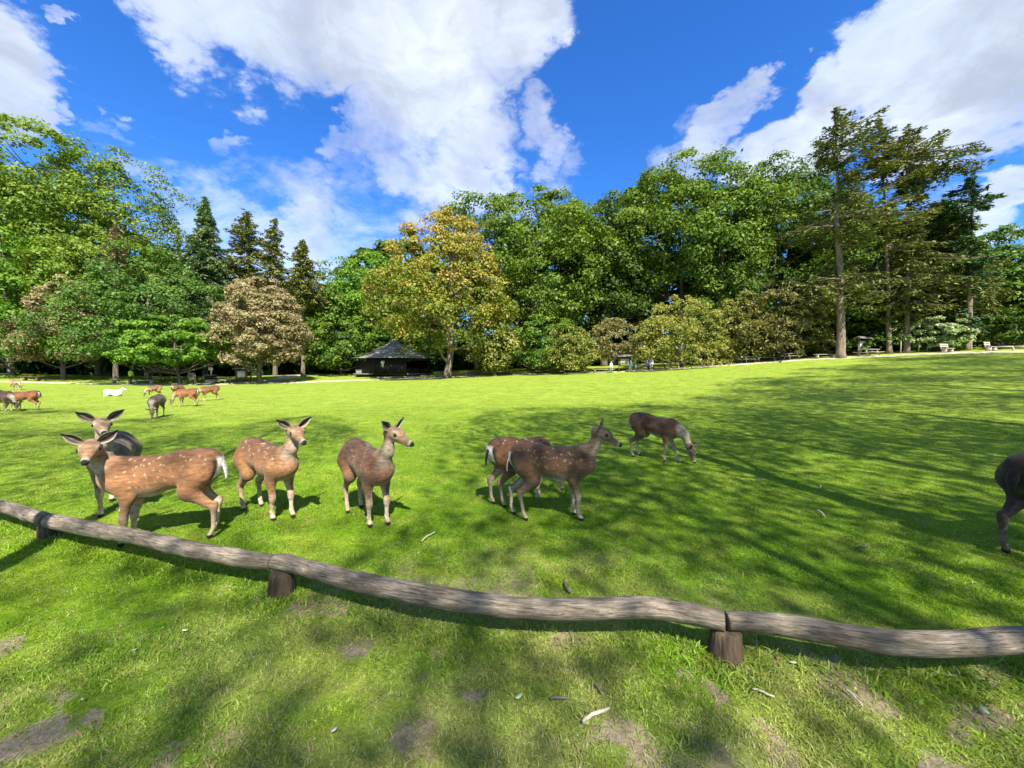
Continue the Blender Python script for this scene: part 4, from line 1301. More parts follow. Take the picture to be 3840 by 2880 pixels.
def conifer(name, label, px, Y, top, width, bottom, mat, group, seed, profile=None, droop=.35, nbr=7, step=.55, card=.42, dens=9, trunk_r=None, irregular=.35, bark=None,
            base_px=None, holes=None, upturn=.15, wide=.30, live=1.0, deadz=None):
    """whorled branches carrying needle sprays; width = crown width in photo pixels"""
    rng = np.random.default_rng(seed)
    tp = at(px, top, Y); bp = at(px, bottom, Y)
    bx = at(base_px if base_px else px, 1350, Y)[0]
    g = gz(bx, Y); H = tp[2] - g; zb = max(.4, bp[2] - g); RX = width / 2 / F * Y
    profile = profile or prof([(0, 1), (.3, .86), (.6, .6), (.85, .3), (1, .06)])
    root = thing(name, label, 'tree', (bx, Y, g - .05), 0, group)
    tx = tp[0] - bx
    mb = MB(); tr = trunk_r or (.012 * H + .06)
    ts = np.linspace(0, 1, 10); wob = rng.normal(0, .004 * H, 10); wob[[0, -1]] = 0
    path = np.stack([tx * ts ** 1.3 + wob, .3 * wob, ts * H - .1], 1); rad = tr * (1 - .93 * ts); rad[0] *= 1.45
    path = np.insert(path, 1, path[0] + (path[1] - path[0]) * .2, 0); rad = np.insert(rad, 1, tr * 1.03)
    mb.tube(path, rad, 10)
    P, Nn, Ax, T = [], [], [], []
    z = zb
    while z < H - .15:
        t = (z - zb) / (H - zb)
        for k in range(nbr):
            az = rng.random() * 6.283
            Ln = RX * float(profile(t)) * rng.uniform(1 - irregular * 1.5, 1 + irregular * .5)
            if holes is not None:
                Ln *= holes(t, az, rng)
            if Ln < .12: continue
            zz = z + rng.uniform(-.5, .5) * step
            o = np.array((np.interp(zz / H, ts, path[[0, 2, 3, 4, 5, 6, 7, 8, 9, 10], 0]), 0, zz)); d = np.array((math.cos(az), math.sin(az), 0))
            uu = np.linspace(0, 1, 6)
            rise = rng.normal(0, .10)
            zc = lambda u: Ln * (rise * u - droop * u ** 1.4 + upturn * u ** 3)
            br = o + d * (Ln * uu)[:, None] + np.array((0, 0, 1)) * zc(uu)[:, None]
            mb.tube(br, np.linspace(.012 * Ln + .014, .006, 6), 4, False)
            if rng.random() > live: continue
            n = max(5, int(dens * Ln * (1.1 + .5 * rng.random())))
            u = .18 + .82 * rng.random(n) ** .7
            sd = np.array((-d[1], d[0], 0)); lat = rng.normal(0, 1, n) * wide * Ln * (1.08 - u) * .55 + rng.normal(0, .07, n)
            p = o + d * (Ln * u)[:, None] + sd * lat[:, None]
            p[:, 2] += zc(u) - np.abs(lat) * .5 - rng.random(n) ** 2 * .5
            P.append(p)
            Ax.append(d + sd * np.sign(lat)[:, None] * .8 + np.array((0, 0, -.35)) * rng.uniform(0, 1.6, n)[:, None])
            Nn.append(rng.normal(0, .45, (n, 3)) + np.array((0, -.15, 1.0)))
            T.append(np.full(n, rng.normal(.5, .15)) + rng.normal(0, .15, n))
        z += step * (1 - .45 * t)
    P, Nn, Ax, T = np.concatenate(P), np.concatenate(Nn), np.concatenate(Ax), np.concatenate(T)
    me = leaves_mesh('crown', P, Nn, card, rng, T, aspect=.34, axis=Ax)
    obj('crown', me, root, mat)['kind'] = 'stuff'
    mb.build('trunk', bark or BARK, root, smooth=True)
    return root


L_ASH = leaf_mat('ash_leaves', (.075, .135, .012), (.145, .23, .022), (.24, .32, .035))
L_MID = leaf_mat('mid_green_leaves', (.055, .12, .011), (.105, .19, .018), (.18, .26, .028))
L_BRIGHT = leaf_mat('bright_green_leaves', (.07, .16, .015), (.13, .27, .022), (.23, .37, .035))
L_BLUE = leaf_mat('blue_green_leaves', (.045, .11, .016), (.09, .18, .026), (.155, .245, .038))
L_OAK = leaf_mat('oak_leaves', (.05, .105, .008), (.11, .185, .015), (.20, .275, .027))
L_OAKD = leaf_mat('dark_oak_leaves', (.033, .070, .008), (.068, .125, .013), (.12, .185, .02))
L_COPPER = leaf_mat('copper_leaves', (.165, .13, .062), (.29, .235, .115), (.41, .345, .185), trans=.22)
L_GOLD = leaf_mat('golden_leaves', (.10, .165, .018), (.245, .245, .032), (.43, .29, .068), trans=.28)
L_HAW = leaf_mat('hawthorn_leaves', (.12, .16, .025), (.25, .265, .05), (.39, .37, .10), trans=.28)
L_HAWB = leaf_mat('brownish_hawthorn_leaves', (.11, .115, .035), (.225, .205, .065), (.34, .30, .12), trans=.25)
L_PALE = leaf_mat('pale_flowering_leaves', (.10, .20, .04), (.28, .36, .13), (.55, .56, .36), trans=.25)
L_SPR = leaf_mat('spruce_needles', (.095, .125, .026), (.185, .21, .045), (.27, .275, .065), trans=.1)
L_SPRB = leaf_mat('blue_spruce_needles', (.10, .165, .07), (.175, .26, .11), (.26, .34, .15), trans=.1)
L_PINE = leaf_mat('larch_needles', (.062, .092, .022), (.13, .16, .04), (.215, .225, .065), trans=.12)
L_FIR = leaf_mat('fir_needles', (.018, .055, .022), (.04, .095, .035), (.075, .14, .05), trans=.1)
L_DEAD = leaf_mat('dead_needles', (.12, .07, .045), (.20, .125, .085), (.27, .18, .12), trans=.1)
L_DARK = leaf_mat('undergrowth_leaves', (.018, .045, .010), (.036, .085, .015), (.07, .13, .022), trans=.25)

GL, GC, GR = 'trees behind the left rim', 'trees behind the central rim', 'trees behind the right rim'
# ---- left
broadleaf('ash_tree', 'towering ash with airy crown, tallest tree of the left wood', 120, 60, 478, -190, 420, 1000, L_ASH, GL, 101, TALL, 210, 145, .36, .095, irregular=.42, hollow=.3)
broadleaf('ash_tree', 'tall airy ash with bare forking limbs above the dead spire', 440, 62, 545, 210, 665, 1050, L_ASH, GL, 102, DOME, 140, 120, .31, .10, hollow=.2, irregular=.55)
broadleaf('lime_tree', 'broad deep-shadowed lime with bright outer leaves at the left end', 20, 49, 800, -330, 290, 1345, L_BRIGHT, GL, 103, CONE, 260, 90, .30, .085, shelf=.25, irregular=.4)
broadleaf('lime_tree', 'mid-green tree rising between the tall ashes and the brown tree', 350, 55, 850, 150, 590, 1260, L_ASH, GL, 104, ROUND, 220, 90, .30, .09, shelf=.15)
broadleaf('copper_tree', 'beige-brown leaved tree squeezed beside the blue-green tree', 225, 47.5, 1030, 105, 400, 1345, L_COPPER, GL, 105, CONE, 220, 120, .21, .08, irregular=.25)
broadleaf('sycamore_tree', 'large rounded blue-green tree next to the beige-brown tree', 545, 49.5, 915, 310, 810, 1368, L_BLUE, GL, 106, SPREAD, 230, 145, .24, .085, irregular=.4)
broadleaf('maple_tree', 'low spreading bright green maple above the benches', 665, 46, 1175, 455, 865, 1368, L_BRIGHT, GL, 107, DOME, 220, 95, .26, .095, flat=.55, shelf=.15)
conifer('dead_spruce', 'dead brown spruce spire poking out of the left trees', 432, 47.6, 832, 120, 1000, L_DEAD, None, 108, droop=.5, nbr=4, dens=7, card=.32, step=.4, live=.8)
conifer('cedar_tree', 'tall blue-green weeping conifer with pointed top', 768, 60, 735, 330, 1330, L_SPRB, 'conifers behind the left rim', 109, droop=.55, nbr=9, step=.42, dens=13, card=.46, irregular=.55,
        profile=prof([(0, 1), (.35, .88), (.6, .52), (.78, .30), (.92, .13), (1, .03)]))
conifer('spruce_tree', 'slender far spruce left of the blue-green weeping conifer', 665, 80, 855, 62, 1250, L_SPR, 'conifers behind the left rim', 110, droop=.3, nbr=5, dens=7, card=.5)
conifer('spruce_tree', 'broad dark spruce directly above the copper tree', 925, 66, 783, 235, 1220, L_SPR, 'conifers behind the left rim', 111, droop=.25, nbr=8, step=.5, dens=12, card=.46, irregular=.85,
        profile=prof([(0, .9), (.3, 1), (.6, .80), (.82, .45), (1, .06)]))
conifer('spruce_tree', 'narrower dark spruce between the broad spruce and the bare-stemmed one', 1030, 64, 815, 200, 1290, L_SPR, 'conifers behind the left rim', 112, droop=.35, nbr=8, step=.5, dens=12, card=.44, irregular=.85)
conifer('spruce_tree', 'spruce with long bare pale stem beside the sandy side path', 1135, 59, 893, 165, 1150, L_SPR, 'conifers behind the left rim', 113, droop=.3, nbr=8, step=.5, dens=12, card=.44, trunk_r=.30,
        profile=prof([(0, .7), (.2, 1), (.5, .8), (.8, .4), (1, .04)]), bark=BARK_PINE)
broadleaf('copper_tree', 'rounded copper-beige tree standing alone right of the bright maple', 968, 48, 1035, 828, 1128, 1358, L_COPPER, GL, 114, DOME, 300, 125, .21, .075, irregular=.16)
# ---- centre
broadleaf('beech_tree', 'hazy far tree above the side path', 1290, 92, 955, 1170, 1430, 1300, L_BLUE, GC, 120, ROUND, 120, 80, .42, .1)
broadleaf('beech_tree', 'light green beech left of the pavilion roof', 1275, 63, 1100, 1145, 1450, 1378, L_MID, GC, 121, DOME, 220, 95, .30, .09, shelf=.25)
broadleaf('beech_tree', 'bright green beech peeping over behind the golden maple', 1405, 66, 948, 1255, 1560, 1290, L_BRIGHT, GC, 122, ROUND, 180, 90, .32, .1)
broadleaf('golden_maple', 'large golden-orange maple beside the dark pavilion', 1672, 53, 790, 1388, 1935, 1315, L_GOLD, GC, 123, prof([(0, .45), (.1, .72), (.28, 1), (.5, .84), (.72, .62), (.9, .36), (1, .08)]), 420, 100, .27, .075, trunk_r=.52, irregular=.32, bark=BARK_PINE, tgrad=.75)
broadleaf('maple_tree', 'smaller yellow-green maple tucked under the golden maple', 1855, 53.5, 1130, 1765, 1930, 1385, L_HAW, GC, 124, ROUND, 100, 90, .25, .12, trunk_r=.22)
broadleaf('oak_tree', 'tall oak right of the golden maple with rounded crown', 2010, 62, 722, 1775, 2250, 1270, L_OAK, GC, 125, TALL, 230, 160, .34, .095, irregular=.42, hollow=.3)
broadleaf('oak_tree', 'oak crown showing above the golden maple', 1790, 68, 728, 1640, 1950, 1250, L_OAK, GC, 126, TALL, 120, 130, .38, .105, irregular=.42, hollow=.3)
broadleaf('field_maple', 'low green tree spreading out of the oak foot', 2035, 54.5, 1165, 1900, 2190, 1375, L_MID, GC, 127, DOME, 160, 90, .26, .11)
broadleaf('hawthorn_tree', 'yellow-green hawthorn bush at the right end of the low green tree', 2140, 52.5, 1215, 2050, 2222, 1380, L_HAW, GC, 128, DOME, 110, 90, .22, .13, style='spray')
broadleaf('hawthorn_tree', 'small brownish hawthorn left of the red-posted notice board', 2295, 54, 1185, 2225, 2372, 1350, L_HAWB, GC, 129, ROUND, 95, 90, .22, .13, style='spray')
# ---- right
broadleaf('oak_tree', 'dark narrow oak left of the biggest oak', 2270, 65, 690, 2175, 2440, 1240, L_OAKD, GR, 130, TALL, 140, 145, .36, .10, irregular=.42, hollow=.3)
broadleaf('oak_tree', 'biggest oak with jagged lit top above the hawthorns', 2560, 66, 582, 2300, 2840, 1270, L_OAK, GR, 131, TALL, 240, 160, .37, .092, irregular=.48, hollow=.3)
broadleaf('oak_tree', 'fresh green oak in front of the biggest oak', 2690, 61, 690, 2560, 2830, 1260, L_MID, GR, 132, TALL, 120, 145, .33, .10, irregular=.5, hollow=.25)
broadleaf('oak_tree', 'broad dark oak between the biggest oak and the tall larches', 2880, 68, 605, 2680, 3110, 1240, L_OAKD, GR, 133, TALL, 200, 150, .37, .095, irregular=.42, hollow=.3)
broadleaf('hawthorn_tree', 'wide yellow-green hawthorn with dark stems beside the people', 2560, 51.5, 1100, 2385, 2705, 1360, L_HAW, GR, 134, SPREAD, 190, 95, .23, .115, style='spray', irregular=.4)
broadleaf('hawthorn_tree', 'narrow drooping green hawthorn between two wider ones', 2765, 51, 1085, 2675, 2870, 1345, L_HAW, GR, 135, ROUND, 130, 95, .22, .11, style='spray')
broadleaf('hawthorn_tree', 'wide olive-brown hawthorn nearest the big larch trunk', 2930, 48.5, 1045, 2790, 3075, 1325, L_HAWB, GR, 136, DOME, 190, 95, .22, .11, style='spray')
broadleaf('yew_tree', 'dark evergreen hollow behind the roofed notice board', 3110, 49, 985, 2980, 3330, 1330, L_OAKD, GR, 137, DOME, 200, 85, .27, .1)
broadleaf('beech_tree', 'mid-green tree filling the gap behind the larch trunks', 3290, 54, 800, 3080, 3500, 1290, L_MID, GR, 138, TALL, 280, 85, .30, .08)
broadleaf('beech_tree', 'blue-green rounded tree at the right end of the wood', 3720, 50, 850, 3540, 3950, 1290, L_BLUE, GR, 139, ROUND, 260, 85, .28, .08)
broadleaf('beech_tree', 'dark green tree far right beyond the dark fir', 3930, 46, 900, 3780, 4250, 1300, L_OAK, GR, 140, ROUND, 200, 80, .30, .09)
broadleaf('flowering_dogwood', 'pale flowering shrub-like tree between the larch and the fir', 3490, 43, 1175, 3395, 3610, 1318, L_PALE, None, 141, DOME, 150, 95, .22, .11)
broadleaf('yew_tree', 'low black-green yew at the far right rim', 3800, 41, 1150, 3670, 4010, 1320, L_OAKD, GR, 142, DOME, 130, 85, .25, .12)


def patchy(a, b, c):
    """irregular larch crown: strong limbs with bare stretches between"""
    def f(t, az, rng):
        v = math.sin(a * t + b) + .8 * math.sin(az + c * t * 3)
        return max(0.0, min(1.25, .55 + .5 * v))
    return f


LP = 'tall larches at the right rim'
conifer('larch_tree', 'thickest tall larch with ragged layered crown beside the hawthorn', 3128, 43, 385, 450, 1130, L_PINE, LP, 150, droop=.18, nbr=8, step=.62, dens=11, card=.36, trunk_r=.44, irregular=.5, bark=BARK_PINE,
        base_px=3152, holes=patchy(17, .5, 1.0), profile=prof([(0, .85), (.2, .9), (.42, 1), (.55, .85), (.62, 1.05), (.75, .62), (.9, .42), (1, .08)]), wide=.42)
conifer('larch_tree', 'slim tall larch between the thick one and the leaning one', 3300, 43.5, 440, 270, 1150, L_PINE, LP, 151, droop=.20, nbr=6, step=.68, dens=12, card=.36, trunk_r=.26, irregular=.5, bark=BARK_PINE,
        base_px=3335, holes=patchy(14, 2.2, 2.0), profile=prof([(0, .75), (.3, .9), (.5, .55), (.62, .45), (.75, .9), (.9, .6), (1, .12)]), wide=.42)
conifer('larch_tree', 'leaning larch with drooping top and shaggy lower boughs', 3405, 43, 462, 400, 1220, L_PINE, LP, 152, droop=.45, nbr=8, step=.56, dens=14, card=.36, trunk_r=.28, irregular=.45, bark=BARK_PINE,
        base_px=3400, holes=patchy(11, 5.4, 1.3), profile=prof([(0, .85), (.25, 1.0), (.48, .95), (.58, .40), (.70, .35), (.82, .75), (.93, .6), (1, .1)]), wide=.42)
conifer('larch_tree', 'shaggy olive larch crown behind the leaning larch', 3520, 46, 740, 330, 1240, L_PINE, LP, 155, droop=.45, nbr=8, step=.5, dens=15, card=.44, irregular=.3, bark=BARK_PINE,
        profile=prof([(0, .9), (.3, 1.0), (.6, .9), (.85, .6), (1, .15)]), wide=.45)
conifer('fir_tree', 'dark green fir with flat outstretched top limb', 3650, 41, 640, 240, 1230, L_FIR, None, 153, droop=.10, nbr=6, step=.6, dens=14, card=.42, trunk_r=.30, irregular=.6, bark=BARK_PINE,
        base_px=3628, holes=patchy(15, 1.2, 2.4), profile=prof([(0, .45), (.25, .6), (.5, .55), (.68, .65), (.78, 1.15), (.85, .6), (1, .1)]), wide=.42)


# ---- the wood behind: more trunks and crowns close the view, and undergrowth added there darkens its foot
k = 0
for (px, Y, top, half, mat) in ((-150, 72, 560, 280, L_OAKD), (250, 74, 700, 260, L_OAKD), (620, 78, 950, 200, L_OAKD), (880, 80, 1000, 180, L_OAKD), (1080, 82, 1060, 170, L_OAKD), (1500, 80, 900, 190, L_OAKD),
                                (2110, 78, 790, 200, L_OAKD), (2460, 80, 680, 250, L_OAKD), (2960, 80, 700, 250, L_OAKD), (3230, 66, 800, 230, L_OAKD), (3420, 66, 850, 200, L_OAKD), (3560, 64, 930, 190, L_OAKD), (4050, 56, 850, 260, L_OAKD)):
    words = ('far left behind the ashes', 'behind the brown tree', 'behind the blue-green tree', 'behind the copper tree', 'behind the bare-stemmed spruce', 'behind the pavilion',
             'behind the rounded oak', 'behind the biggest oak', 'behind the broad dark oak', 'behind the thick larch', 'behind the leaning larch', 'behind the dogwood', 'beyond the right end')[k]
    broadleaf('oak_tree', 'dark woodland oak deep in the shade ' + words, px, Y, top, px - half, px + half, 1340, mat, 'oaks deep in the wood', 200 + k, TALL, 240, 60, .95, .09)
    k += 1
rng = np.random.default_rng(9)
P, T = [], []
for px in range(-900, 4800, 22):
    for rep in range(3):
        Y = np.interp(px, [-900, 0, 1000, 1500, 2300, 3000, 3840, 4800], [50, 56, 66, 72, 66, 57, 48, 40]) + rng.uniform(0, 11)
        if 980 < px < 1130 and Y < 74: continue
        x = at(px + rng.uniform(-14, 14), 1400, Y)[0]; g = gz(x, Y); hgt = rng.uniform(2.0, 8.5); w = rng.uniform(1.0, 2.0)
        n = 125
        d = rng.normal(size=(n, 3)); d /= np.linalg.norm(d, axis=1)[:, None]; d *= rng.uniform(.4, 1, n)[:, None]
        P.append(np.stack([x + d[:, 0] * w, Y + d[:, 1] * w, g + .1 + np.abs(d[:, 2]) * hgt], 1)); T.append(rng.normal(.45, .18) + rng.normal(0, .15, n))
P = np.concatenate(P); T = np.concatenate(T)
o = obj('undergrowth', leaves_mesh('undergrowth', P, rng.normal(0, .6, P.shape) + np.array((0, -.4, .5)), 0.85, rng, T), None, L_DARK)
tag(o, 'dark leafy undergrowth added to darken the foot of the wood', None, None, 'stuff')

# ---- trees on the near side of the meadow: outside the picture, their shade falls across the grass
# x, y, height, crown foot, crown radius, crown kind
SHADE = [(10.3, -3.6, 22, 8.5, 6.2, 0, 'just right of the viewer'), (17.5, 0.0, 23, 9, 6.8, 1, 'standing beyond the right end of the rail'), (25.0, 6.5, 24, 9, 7.4, 1, 'at the right-hand edge of the meadow'), (34.5, 12.5, 25, 9, 7.6, 1, 'midway along the right-hand edge'),
         (45, 18.5, 25, 9, 7.6, 1, 'farthest along the right-hand edge'), (3.6, -14.0, 20, 8, 5.2, 2, 'well behind the viewer'), (15, -11, 22, 9, 6.2, 2, 'behind and right of the viewer'),
         (-5.0, -14.0, 19, 8, 4.6, 2, 'behind and left of the viewer'), (-8.0, -2.6, 18.5, 10, 3.4, 0, 'just left of the viewer'), (-15.5, -0.6, 20, 10, 4.0, 0, 'beyond the left end of the rail'), (-3.6, 0.6, 16, 11, 2.2, 0, 'slim, close behind the viewer'),
         (5.6, 0.4, 18, 10.5, 4.0, 0, 'overhanging the rail at the right'), (5.4, -6.8, 17.5, 9.5, 3.4, 2, 'a few steps behind the viewer')]
LEAF_GAIN = 1.0
LAI = (1.35, 1.75, .95)
first = {}
for i, (x, y, H, zb, R, kd, words) in enumerate(SHADE):
    lab = 'oak on the near side of the meadow ' + words
    if kd not in first:
        nl = LAI[kd] * math.pi * R * R / .0098
        first[kd] = (broadleaf('oak_tree', lab, None, None, None, None, None, None, L_OAK, 'oaks on the near side of the meadow', 300 + i, ROUND, 140, int(nl / 140), .185, .13,
                               base_xy=(x, y), size_m=(H, zb, R), hollow=.42, irregular=.35, nlimb=12), H, R)
    else:       # the same crown again, turned and resized
        src, H0, R0 = first[kd]
        o = src.copy(); COL.objects.link(o); o['label'] = lab
        o.location = (x, y, gz(x, y) - .05); o.rotation_euler = (0, 0, 1.3 * i); o.scale = (R / R0, R / R0, H / H0)
        for ch in src.children:
            c = ch.copy(); COL.objects.link(c); c.parent = o
# ------------------------------------------------------------------ pavilion, furniture, notice boards
WOOD_PALE = ramp_mat('pale_bench_wood', [(.30, .26, .20), (.46, .41, .33), (.58, .53, .44)], scale=5, stretch=(1, 6, 6), rough=.85, bump=.2)
WOOD_BROWN = ramp_mat('brown_wood', [(.10, .068, .045), (.20, .135, .088), (.28, .20, .135)], scale=5, stretch=(1, 6, 6), rough=.85, bump=.2)
WOOD_RED = ramp_mat('red_stained_wood', [(.16, .05, .035), (.26, .085, .055)], scale=5, rough=.8, bump=.2)
WOOD_TAR = ramp_mat('tarred_planks', [(.012, .011, .010), (.028, .025, .022)], scale=4, stretch=(6, 6, 1), rough=.8, bump=.3)
WOOD_GREY = ramp_mat('grey_planks', [(.12, .115, .10), (.22, .21, .19), (.30, .285, .26)], scale=4, stretch=(6, 6, 1), rough=.9, bump=.3)
PAPER = plain('poster_paper', (.78, .76, .70), .7, .3, .1, 3)
PICT = ramp_mat('poster_print', [(.62, .60, .52), (.35, .40, .30), (.70, .66, .55), (.30, .26, .22)], scale=3.2, rough=.7, bump=0, coord='Object')
PAPER_GREEN = ramp_mat('sign_print', [(.55, .52, .36), (.10, .16, .07), (.60, .56, .40)], scale=3, rough=.7, bump=0)


def slate_material():
    m, nt, out = new_mat('shingle_roof')
    N, L = nt.nodes.new, nt.links.new
    p = N('ShaderNodeBsdfPrincipled'); p.inputs['Roughness'].default_value = .7; p.inputs['Specular IOR Level'].default_value = .35
    tc = N('ShaderNodeTexCoord'); n = N('ShaderNodeTexNoise'); n.inputs['Scale'].default_value = 2.2; n.inputs['Detail'].default_value = 8
    L(tc.outputs['Object'], n.inputs['Vector'])
    r = N('ShaderNodeValToRGB'); r.color_ramp.elements[0].position = .3; r.color_ramp.elements[0].color = (.17, .165, .16, 1)
    r.color_ramp.elements[1].position = .7; r.color_ramp.elements[1].color = (.38, .365, .345, 1)
    L(n.outputs['Fac'], r.inputs[0]); L(r.outputs[0], p.inputs['Base Color'])
    b = N('ShaderNodeBump'); b.inputs['Strength'].default_value = .4; b.inputs['Distance'].default_value = .04
    n2 = N('ShaderNodeTexNoise'); n2.inputs['Scale'].default_value = 9
    L(tc.outputs['Object'], n2.inputs['Vector']); L(n2.outputs['Fac'], b.inputs['Height']); L(b.outputs[0], p.inputs['Normal'])
    L(p.outputs[0], out.inputs[0]); return m


SLATE = slate_material()


def build_pavilion():
    Y = 63.0
    c = at(1482, 1400, Y); g = gz(c[0], Y)
    root = thing('pavilion', 'dark timber pavilion with grey hipped roof beside the golden maple', 'pavilion', (c[0], Y, g), 0)
    n = 8; R = 6.9; Rw = 5.9; ez, az_ = 2.45, 5.3
    a0 = math.radians(22.5 + 9)
    ring = lambda r, z, k: np.array((r * math.cos(a0 + k * math.pi / 4), r * math.sin(a0 + k * math.pi / 4), z))
    roof = MB()
    apex_r = .55
    # roof panels, each built of overlapping shingle courses
    rows = 9
    for k in range(n):
        mb = MB()
        for r in range(rows):
            t0, t1 = r / rows, (r + 1) / rows + .02
            q = []
            for t, lift in ((t0, .05), (t1, -.005)):
                rr = R + (apex_r - R) * min(1, t); zz = ez + (az_ - ez) * min(1, t) + lift - .35 * math.sin(math.pi * min(1, t)) * .5
                q.append(ring(rr, zz, k)); q.append(ring(rr, zz, k + 1))
            d = np.array((0, 0, -.07))
            V = [q[0], q[1], q[3], q[2], q[0] + d, q[1] + d, q[3] + d, q[2] + d]
            mb.add(V, [(0, 1, 2, 3), (7, 6, 5, 4), (0, 4, 5, 1), (2, 6, 7, 3), (1, 5, 6, 2), (0, 3, 7, 4)])
        mb.build('roof_panel', SLATE, root)
    mb = MB(); mb.tube([(0, 0, az_ - .15), (0, 0, az_ + .35), (0, 0, az_ + .45)], [.62, .5, .1], 8); mb.build('roof_cap', SLATE, root)
    for k in range(n):
        p = ring(Rw, 0, k)
        MB().box((p[0], p[1], 1.2), (.22, .22, 2.5), a0 + k * math.pi / 4).build('post', WOOD_TAR, root)
    # plank walls closing the back and the front-left side; the front right stays open
    for k in range(n):
        p, q = ring(Rw, 0, k), ring(Rw, 0, k + 1); m = (p + q) / 2; ang = math.atan2(q[1] - p[1], q[0] - p[0]); Ln = np.linalg.norm(q - p)
        front = m[1] < -1
        if front and m[0] > 1.2: h, nm = .85, 'parapet'
        elif front and m[0] < -3.5: h, nm = 0, ''
        else: h, nm = 2.35, 'wall_plank'
        if h == 0: continue
        np_ = 12
        for j in range(np_):
            t = (j + .5) / np_; c_ = p + (q - p) * t
            MB().box((c_[0], c_[1], h / 2), (Ln / np_ - .02, .05, h), ang).build('wall_plank', WOOD_TAR, root)
    MB().box((0, 0, .04), (10.6, 10.6, .16), math.radians(9)).build('floor_slab', WOOD_GREY, root)
    # white trophy plate on the front wall
    k = min(range(n), key=lambda k: (ring(Rw, 0, k) + ring(Rw, 0, k + 1))[1])
    p, q = ring(Rw, 0, k), ring(Rw, 0, k + 1); m = p + (q - p) * .28
    mb = MB()
    sh = [(-.22, .95), (.22, .95), (.30, .70), (.16, .42), (.10, 0), (-.10, 0), (-.16, .42), (-.30, .70)]
    V = [(x, y_, z) for y_ in (-.06, 0) for (x, z) in sh]
    mb.add(V, [tuple(range(8)), tuple(range(15, 7, -1))] + [(i, i + 8, (i + 1) % 8 + 8, (i + 1) % 8) for i in range(8)])
    o = mb.build('trophy_plate', PAPER, root); o.location = (m[0], m[1] - .12, 1.05); o['label'] = 'pale shield-shaped plate on the dark wall'
    # counter beside it
    c2 = at(1362, 1400, 59.5); g2 = gz(c2[0], 59.5)
    t = thing('counter', 'grey plank counter at the left end of the pavilion', 'counter', (c2[0], 59.5, g2), math.radians(4))
    for j in range(7):
        MB().box((-.84 + j * .28, -.35, .45), (.265, .05, .9)).build('plank', WOOD_GREY, t)
    MB().box((0, 0, .93), (2.1, .85, .07)).build('top', WOOD_GREY, t)
    for sx in (-.95, .95): MB().box((sx, .05, .44), (.06, .7, .88)).build('side_panel', WOOD_GREY, t)


build_pavilion()


def face(p): return math.atan2(-p[0], p[1])          # turn a front (-y) towards the meadow


def bench(px, Y, label, length=1.8, mat=None, back=False, rz=0.0, hgt=.46, group='benches along the rim path'):
    x = at(px, 1400, Y)[0]; g = gz(x, Y); mat = mat or WOOD_PALE
    t = thing('bench', label, 'bench', (x, Y, g), rz, group)
    for j in range(3): MB().box((0, -.17 + j * .17, hgt), (length, .155, .055)).build('seat_plank', mat, t)
    for sx in (-1, 1):
        MB().box((sx * length * .38, 0, hgt / 2 - .03), (.10, .40, hgt - .01)).build('leg', mat, t)
    if back:
        for j in range(2): MB().box((0, .27 + j * .03, hgt + .22 + j * .2), (length, .045, .15), rx=-.15).build('back_plank', mat, t)
        for sx in (-1, 1): MB().box((sx * length * .38, .26, hgt + .2), (.08, .06, .55), rx=-.15).build('back_post', mat, t)
    return t


def picnic(px, Y, label, length=2.0, mat=None, rz=0.0):
    x = at(px, 1400, Y)[0]; g = gz(x, Y); mat = mat or WOOD_PALE
    t = thing('picnic_table', label, 'table', (x, Y, g), rz, 'picnic tables along the rim path')
    for j in range(5): MB().box((0, -.32 + j * .16, .75), (length, .145, .05)).build('table_plank', mat, t)
    for sy in (-1, 1):
        for j in range(2): MB().box((0, sy * (.68 + j * .15), .45), (length, .135, .05)).build('seat_plank', mat, t)
    for sx in (-1, 1):
        MB().box((sx * length * .36, 0, .40), (.06, 1.6, .10)).build('cross_beam', mat, t)
        for sy in (-1, 1): MB().box((sx * length * .36 + .04, sy * .38, .37), (.06, .09, .80), rx=sy * .45).build('leg', mat, t)
    return t


def board(px, Y, label, mat, w=1.2, h=2.1, poster=PICT, roof=True, rz=0.0, panel=(.35, .55)):
    x = at(px, 1400, Y)[0]; g = gz(x, Y)
    t = thing('notice_board', label, 'notice board', (x, Y, g), rz)
    for sx in (-1, 1): MB().box((sx * w / 2, 0, h / 2 - .1), (.12, .12, h + .2)).build('post', mat, t)
    z0 = h * panel[0]; ph = h * panel[1]
    b = MB().box((0, 0, z0 + ph / 2), (w - .02, .06, ph)).build('panel', WOOD_BROWN, t)
    MB().box((0, -.045, z0 + ph / 2), (w * .72, .02, ph * .80)).build('poster', PAPER, b)
    MB().box((0, -.062, z0 + ph * .56), (w * .56, .012, ph * .46)).build('picture', poster, b)
    if roof:
        for sy in (-1, 1): MB().box((0, sy * .26, h + .12), (w + .5, .62, .05), rx=-sy * .42).build('roof_slope', WOOD_GREY, t)
        for sx in (-1, 1): MB().box((sx * w / 2, 0, h + .02), (.10, .5, .10)).build('bracket', mat, t)
    return t


